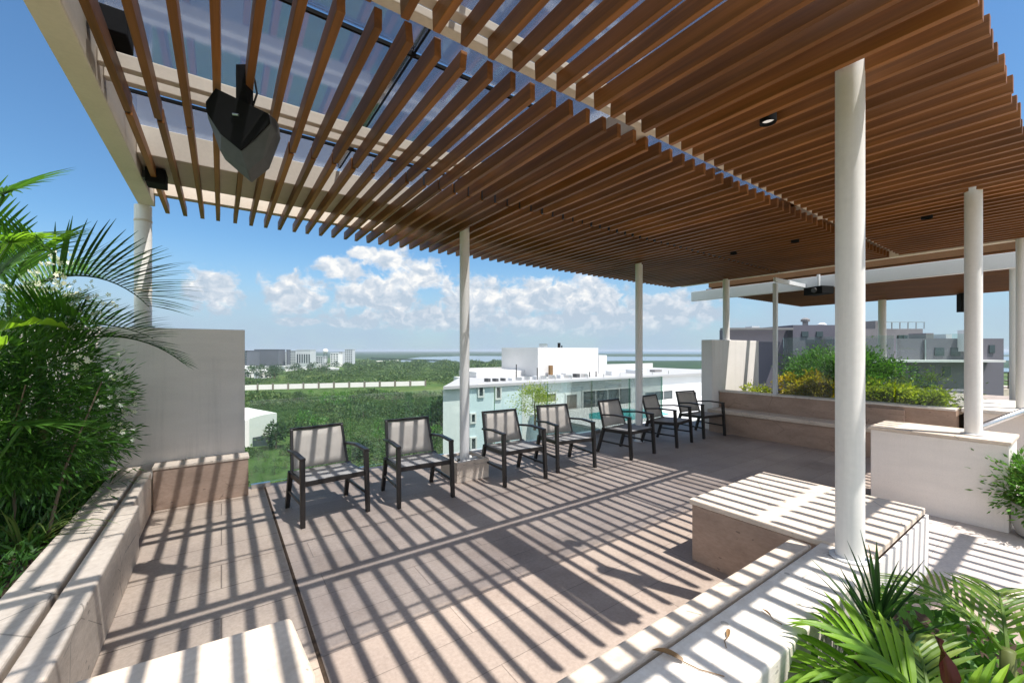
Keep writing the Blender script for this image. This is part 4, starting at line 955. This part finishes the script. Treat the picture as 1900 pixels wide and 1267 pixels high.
mb = MB().box(11.7, xe + 10.3, 16.9, 17.2, RZ + 0.004, RZ + 0.9)
mb.build('parapet', 'hotel_bright', ho)
MB().box(xt - 0.016, xt + 0.5, -0.3, -0.003, 0, RZ - 0.31).build('pilaster', 'hotel_bright', ho)
def hwin(u0, u1, v0, v1, mat, y=0.0, mull=0):
    (x0, za), (x1, zb) = hx(u0, v0), hx(u1, v1); z1 = hx((u0 + u1) / 2, v0)[1]; z0 = hx((u0 + u1) / 2, v1)[1]
    f = MB(); b = 0.16
    f.box(x0 - b, x1 + b, y - 0.16, y - 0.003, z0 - b, z0); f.box(x0 - b, x1 + b, y - 0.16, y - 0.003, z1, z1 + b)
    f.box(x0 - b, x0, y - 0.16, y - 0.003, z0 + 0.001, z1 - 0.001); f.box(x1, x1 + b, y - 0.16, y - 0.003, z0 + 0.001, z1 - 0.001)
    for i in range(mull): xm = x0 + (x1 - x0) * (i + 1) / (mull + 1); f.box(xm - 0.05, xm + 0.05, y - 0.12, y - 0.06, z0 + 0.001, z1 - 0.001)
    o = f.build('window', 'hotel_bright', ho); MB().box(x0, x1, y - 0.05, y - 0.004, z0, z1).build('pane', mat, o)
hwin(990, 1030, 731, 746, 'pane_olive'); hwin(1050, 1069, 732, 758, 'pane_brown'); hwin(1081, 1169, 723, 758, 'pane', 0, 3)
hwin(1196, 1246, 726, 752, 'pane', 0, 2); hwin(1262, 1290, 728, 750, 'pane')
for (u0, u1, v0, v1) in ((886, 893, 715, 734), (918, 925, 718, 738), (872, 878, 768, 782), (872, 879, 812, 832), (930, 940, 770, 786), (930, 942, 816, 836), (900, 910, 770, 786), (900, 911, 816, 836)):
    hwin(u0, u1, v0, v1, 'pane', -0.25)
# rooftop block
def hbox(name, u0, u1, vt, y0, y1, mat, zb=None, lift=0.004):
    """box standing on the roof, set back y0 behind the facade line"""
    A = (hA[0] - huy * y0, hA[1] + hux * y0)
    def tt(u): k = (u - 950) / 765; return (k * A[1] - A[0]) / (hux - k * huy)
    t0, t1 = tt(u0), tt(u1); d = A[1] + (t0 + t1) / 2 * huy
    z1 = EYE - (vt - 650) / 765 * d - GZ
    return MB().box(t0, t1, y0, y1, (RZ + lift) if zb is None else zb, z1).build(name, mat, ho)
hbox('roof_block', 998, 1110, 645, 6, 15, 'hotel_bright'); hbox('roof_block', 1111, 1126, 659, 6.3, 14, 'hotel_white')
hbox('roof_store', 884, 996, 688, 9, 14, 'hotel_bright'); hbox('roof_store', 1127, 1165, 690, 9, 14, 'hotel_bright')
hbox('vent_pipe', 1021, 1026, 678, 5.2, 5.6, 'leaf_dry'); hbox('vent_pipe', 1037, 1040, 636, 8.5, 8.8, 'black_plastic')
hbox('antenna_mast', 1042, 1043.5, 641, 8.5, 8.6, 'black_plastic'); hbox('antenna_mast', 958, 958.8, 676, 3, 3.1, 'black_plastic'); hbox('antenna_mast', 997, 997.8, 682, 2, 2.1, 'black_plastic'); hbox('antenna_mast', 1094, 1094.8, 690, 2, 2.1, 'black_plastic'); hbox('antenna_mast', 1106, 1106.8, 689, 2, 2.1, 'black_plastic')
for i in range(13): hbox('roof_unit', 905 + i * 15, 905 + i * 15 + random.uniform(3, 6), 704 - i * 0.8 - random.uniform(0, 2), 2.2, 3.0, random.choice(['grey_plastic', 'frame_paint', 'steel']))
for (u0, u1, vt, y0, y1) in ((1050, 1062, 692, 4.0, 5.0), (1135, 1150, 688, 3, 4.2), (1180, 1200, 686, 4, 6), (1215, 1228, 686, 5, 6), (1008, 1016, 637.5, 8, 9)):
    hbox('roof_plant', u0, u1, vt, y0, y1, random.choice(['frame_paint', 'rough_grey', 'steel']))
for i in range(9): hbox('rail_post', 1000 + i * 30, 1000.8 + i * 30, 699 - i * 1.4, 0.4, 0.45, 'steel')
# lower terrace with pool, in front of the facade
x0 = hx(975, 790)[0]
tz = 24.3
MB().box(x0 + 0.6, xe + 9, -13, -0.005, 0, tz).build('pool_terrace', 'hotel_blue', ho)
MB().box(x0 + 0.5, xe + 9, -13.1, -0.31, tz + 0.004, tz + 0.25).build('terrace_slab', 'hotel_bright', ho)
plain('pool_water', (0.03, 0.42, 0.42), 0.1, 0.5)
po = MB().prism([(x0 + 5.0, -9.5), (x0 + 13, -9.5), (x0 + 15, -6.0), (x0 + 12, -3.5), (x0 + 6, -4.0), (x0 + 3.6, -6.5)], tz + 0.255, tz + 0.27).build('pool', 'pool_water', ho)
far_tree(view(992, 38, -5.45), 2.7, 'small yellow green tree at the hotel pool behind the chairs', None, 'leaf_lime', 2600, 0.055)

# ------------------------------------------------------------------ neighbouring roofs at the right
mottled('lavender_wall', (0.14, 0.133, 0.16), 0.08, 0.5, 0.8); mottled('lavender_light', (0.16, 0.15, 0.175), 0.08, 0.5, 0.8)
nbz = thing('grey_building', 'lavender grey neighbouring building with vents and roof rooms at right', 'building', view(1600, 24, GZ), -TH)
bd = 24.0; br = (1600 - 950) / 765 * bd
def nbox(name, u0, u1, vt, vb, d0, depth, mat):
    x0 = (u0 - 950) / 765 * d0 - br; x1 = (u1 - 950) / 765 * d0 - br; z1 = EYE + (650 - vt) / 765 * d0 - GZ; z0 = 0 if vb is None else EYE + (650 - vb) / 765 * d0 - GZ
    return MB().box(x0, x1, d0 - bd, d0 - bd + depth, z0, z1).build(name, mat, nbz)
nbox('wing', 1352, 1470, 611, None, 27, 1.2, 'lavender_wall'); nbox('wing', 1471, 1565, 603, None, 26.5, 5, 'lavender_wall'); nbox('parapet', 1345, 1472, 608, 612, 26.2, 0.6, 'rough_grey')
nbox('penthouse', 1600, 1712, 610, None, 25, 8, 'rough_grey'); nbox('wing', 1566, 1862, 628, None, 22, 2.9, 'lavender_light')
nbox('tank', 1624, 1641, 595, 610.3, 26, 1.2, 'rough_grey'); nbox('balcony_band', 1610, 1866, 668, 672, 21.2, 0.79, 'hotel_bright'); nbox('lower_wall', 1610, 1825, 725, None, 20.5, 1.49, 'lavender_light')
nbox('terrace_block', 1826, 1960, 722, None, 24, 6, 'travertine'); nbox('dark_recess', 1660, 1740, 700, 716, 21.7, 0.29, 'pane'); nbox('stair_wall', 1795, 1815, 612, 652, 21.5, 0.49, 'hotel_white')
for (a, b, c, d_) in ((1667, 1675, 622, 636), (1676.5, 1684, 622, 636)): nbox('window', a, b, c, d_, 24.9, 0.09, 'pane')
nbox('roof_rail', 1640, 1716, 597, 598.2, 25.5, 0.06, 'steel')
for k in range(6): nbox('rail_post', 1640 + k * 15, 1641 + k * 15, 597.5, 610.2, 25.6, 0.06, 'steel')
for (a, b, c, d_) in ((1735, 1752, 645, 660), (1765, 1782, 645, 660), (1836, 1846, 640, 655), (1690, 1704, 680, 698), (1750, 1764, 680, 698)): nbox('window', a, b, c, d_, 21.95, 0.045, 'pane')
for (a, b, c, d_) in ((1488, 1500, 615, 625), (1515, 1527, 615, 625)): nbox('window', a, b, c, d_, 26.45, 0.045, 'pane')
nbox('cooling_unit', 1718, 1732, 618, 628.5, 22.4, 1.0, 'rough_grey'); nbox('cooling_unit', 1755, 1766, 620, 628.5, 22.6, 1.0, 'frame_paint'); nbox('cooling_unit', 1395, 1409, 605, 611.5, 27.1, 0.8, 'frame_paint')
nbox('drain_pipe', 1716, 1718, 630, 668, 21.9, 0.09, 'steel'); nbox('drain_pipe', 1808, 1810, 655, 668, 21.4, 0.09, 'rough_grey')
for (u, vt, m) in ((1494, 590, 'rough_grey'), (1525, 599, 'hotel_white')):
    d0 = 27.5; x = (u - 950) / 765 * d0 - br; zt = EYE + (650 - vt) / 765 * d0 - GZ; zb = EYE + (650 - 603) / 765 * 26.5 - GZ - 0.2
    MB().lathe(x, d0 - bd, [(0.16, zb), (0.16, zt - 0.25), (0.26, zt - 0.24), (0.26, zt - 0.1), (0.12, zt)], 14).build('chimney', m, nbz)
zc = EYE + (650 - 722) / 765 * 24
for i, (u, d, a) in enumerate(((1872, 25.5, 2.2), (1893, 25.8, 3.6))):
    dup(ch, view(u, d, zc), a, 'tiny dark chair on the neighbouring terrace, %s' % ('beside the grey wall' if i == 0 else 'beside the edge column'), 'chairs on the neighbouring terrace')
rl = thing('dark_railing', 'thin dark railing of the neighbouring terrace at the right edge', 'railing', view(1880, 24.2, zc), -TH)
mb = MB().box(-0.7, 1.3, -0.03, 0.03, 0.95, 1.0).box(-0.7, 1.3, -0.03, 0.03, 0.05, 0.1)
for k in range(6): mb.box(-0.7 + k * 0.38, -0.67 + k * 0.38, -0.02, 0.02, 0, 0.95)
mb.build('rail', 'chair_metal', rl)

# ------------------------------------------------------------------ air
HAZE = 1.3e-4
if HAZE:
    hm = bpy.data.materials.new('haze'); hm.use_nodes = True; nt = hm.node_tree; nt.nodes.clear()
    ou = nt.nodes.new('ShaderNodeOutputMaterial'); pv = nt.nodes.new('ShaderNodeVolumePrincipled')
    pv.inputs['Color'].default_value = (0.80, 0.88, 0.97, 1); pv.inputs['Density'].default_value = HAZE; pv.inputs['Anisotropy'].default_value = 0.2
    nt.links.new(pv.outputs[0], ou.inputs['Volume']); MATS['haze'] = hm
    h = MB().box(-31000, 31000, -31000, 31000, GZ - 1, 12).build('haze', 'haze'); h['kind'] = 'stuff'
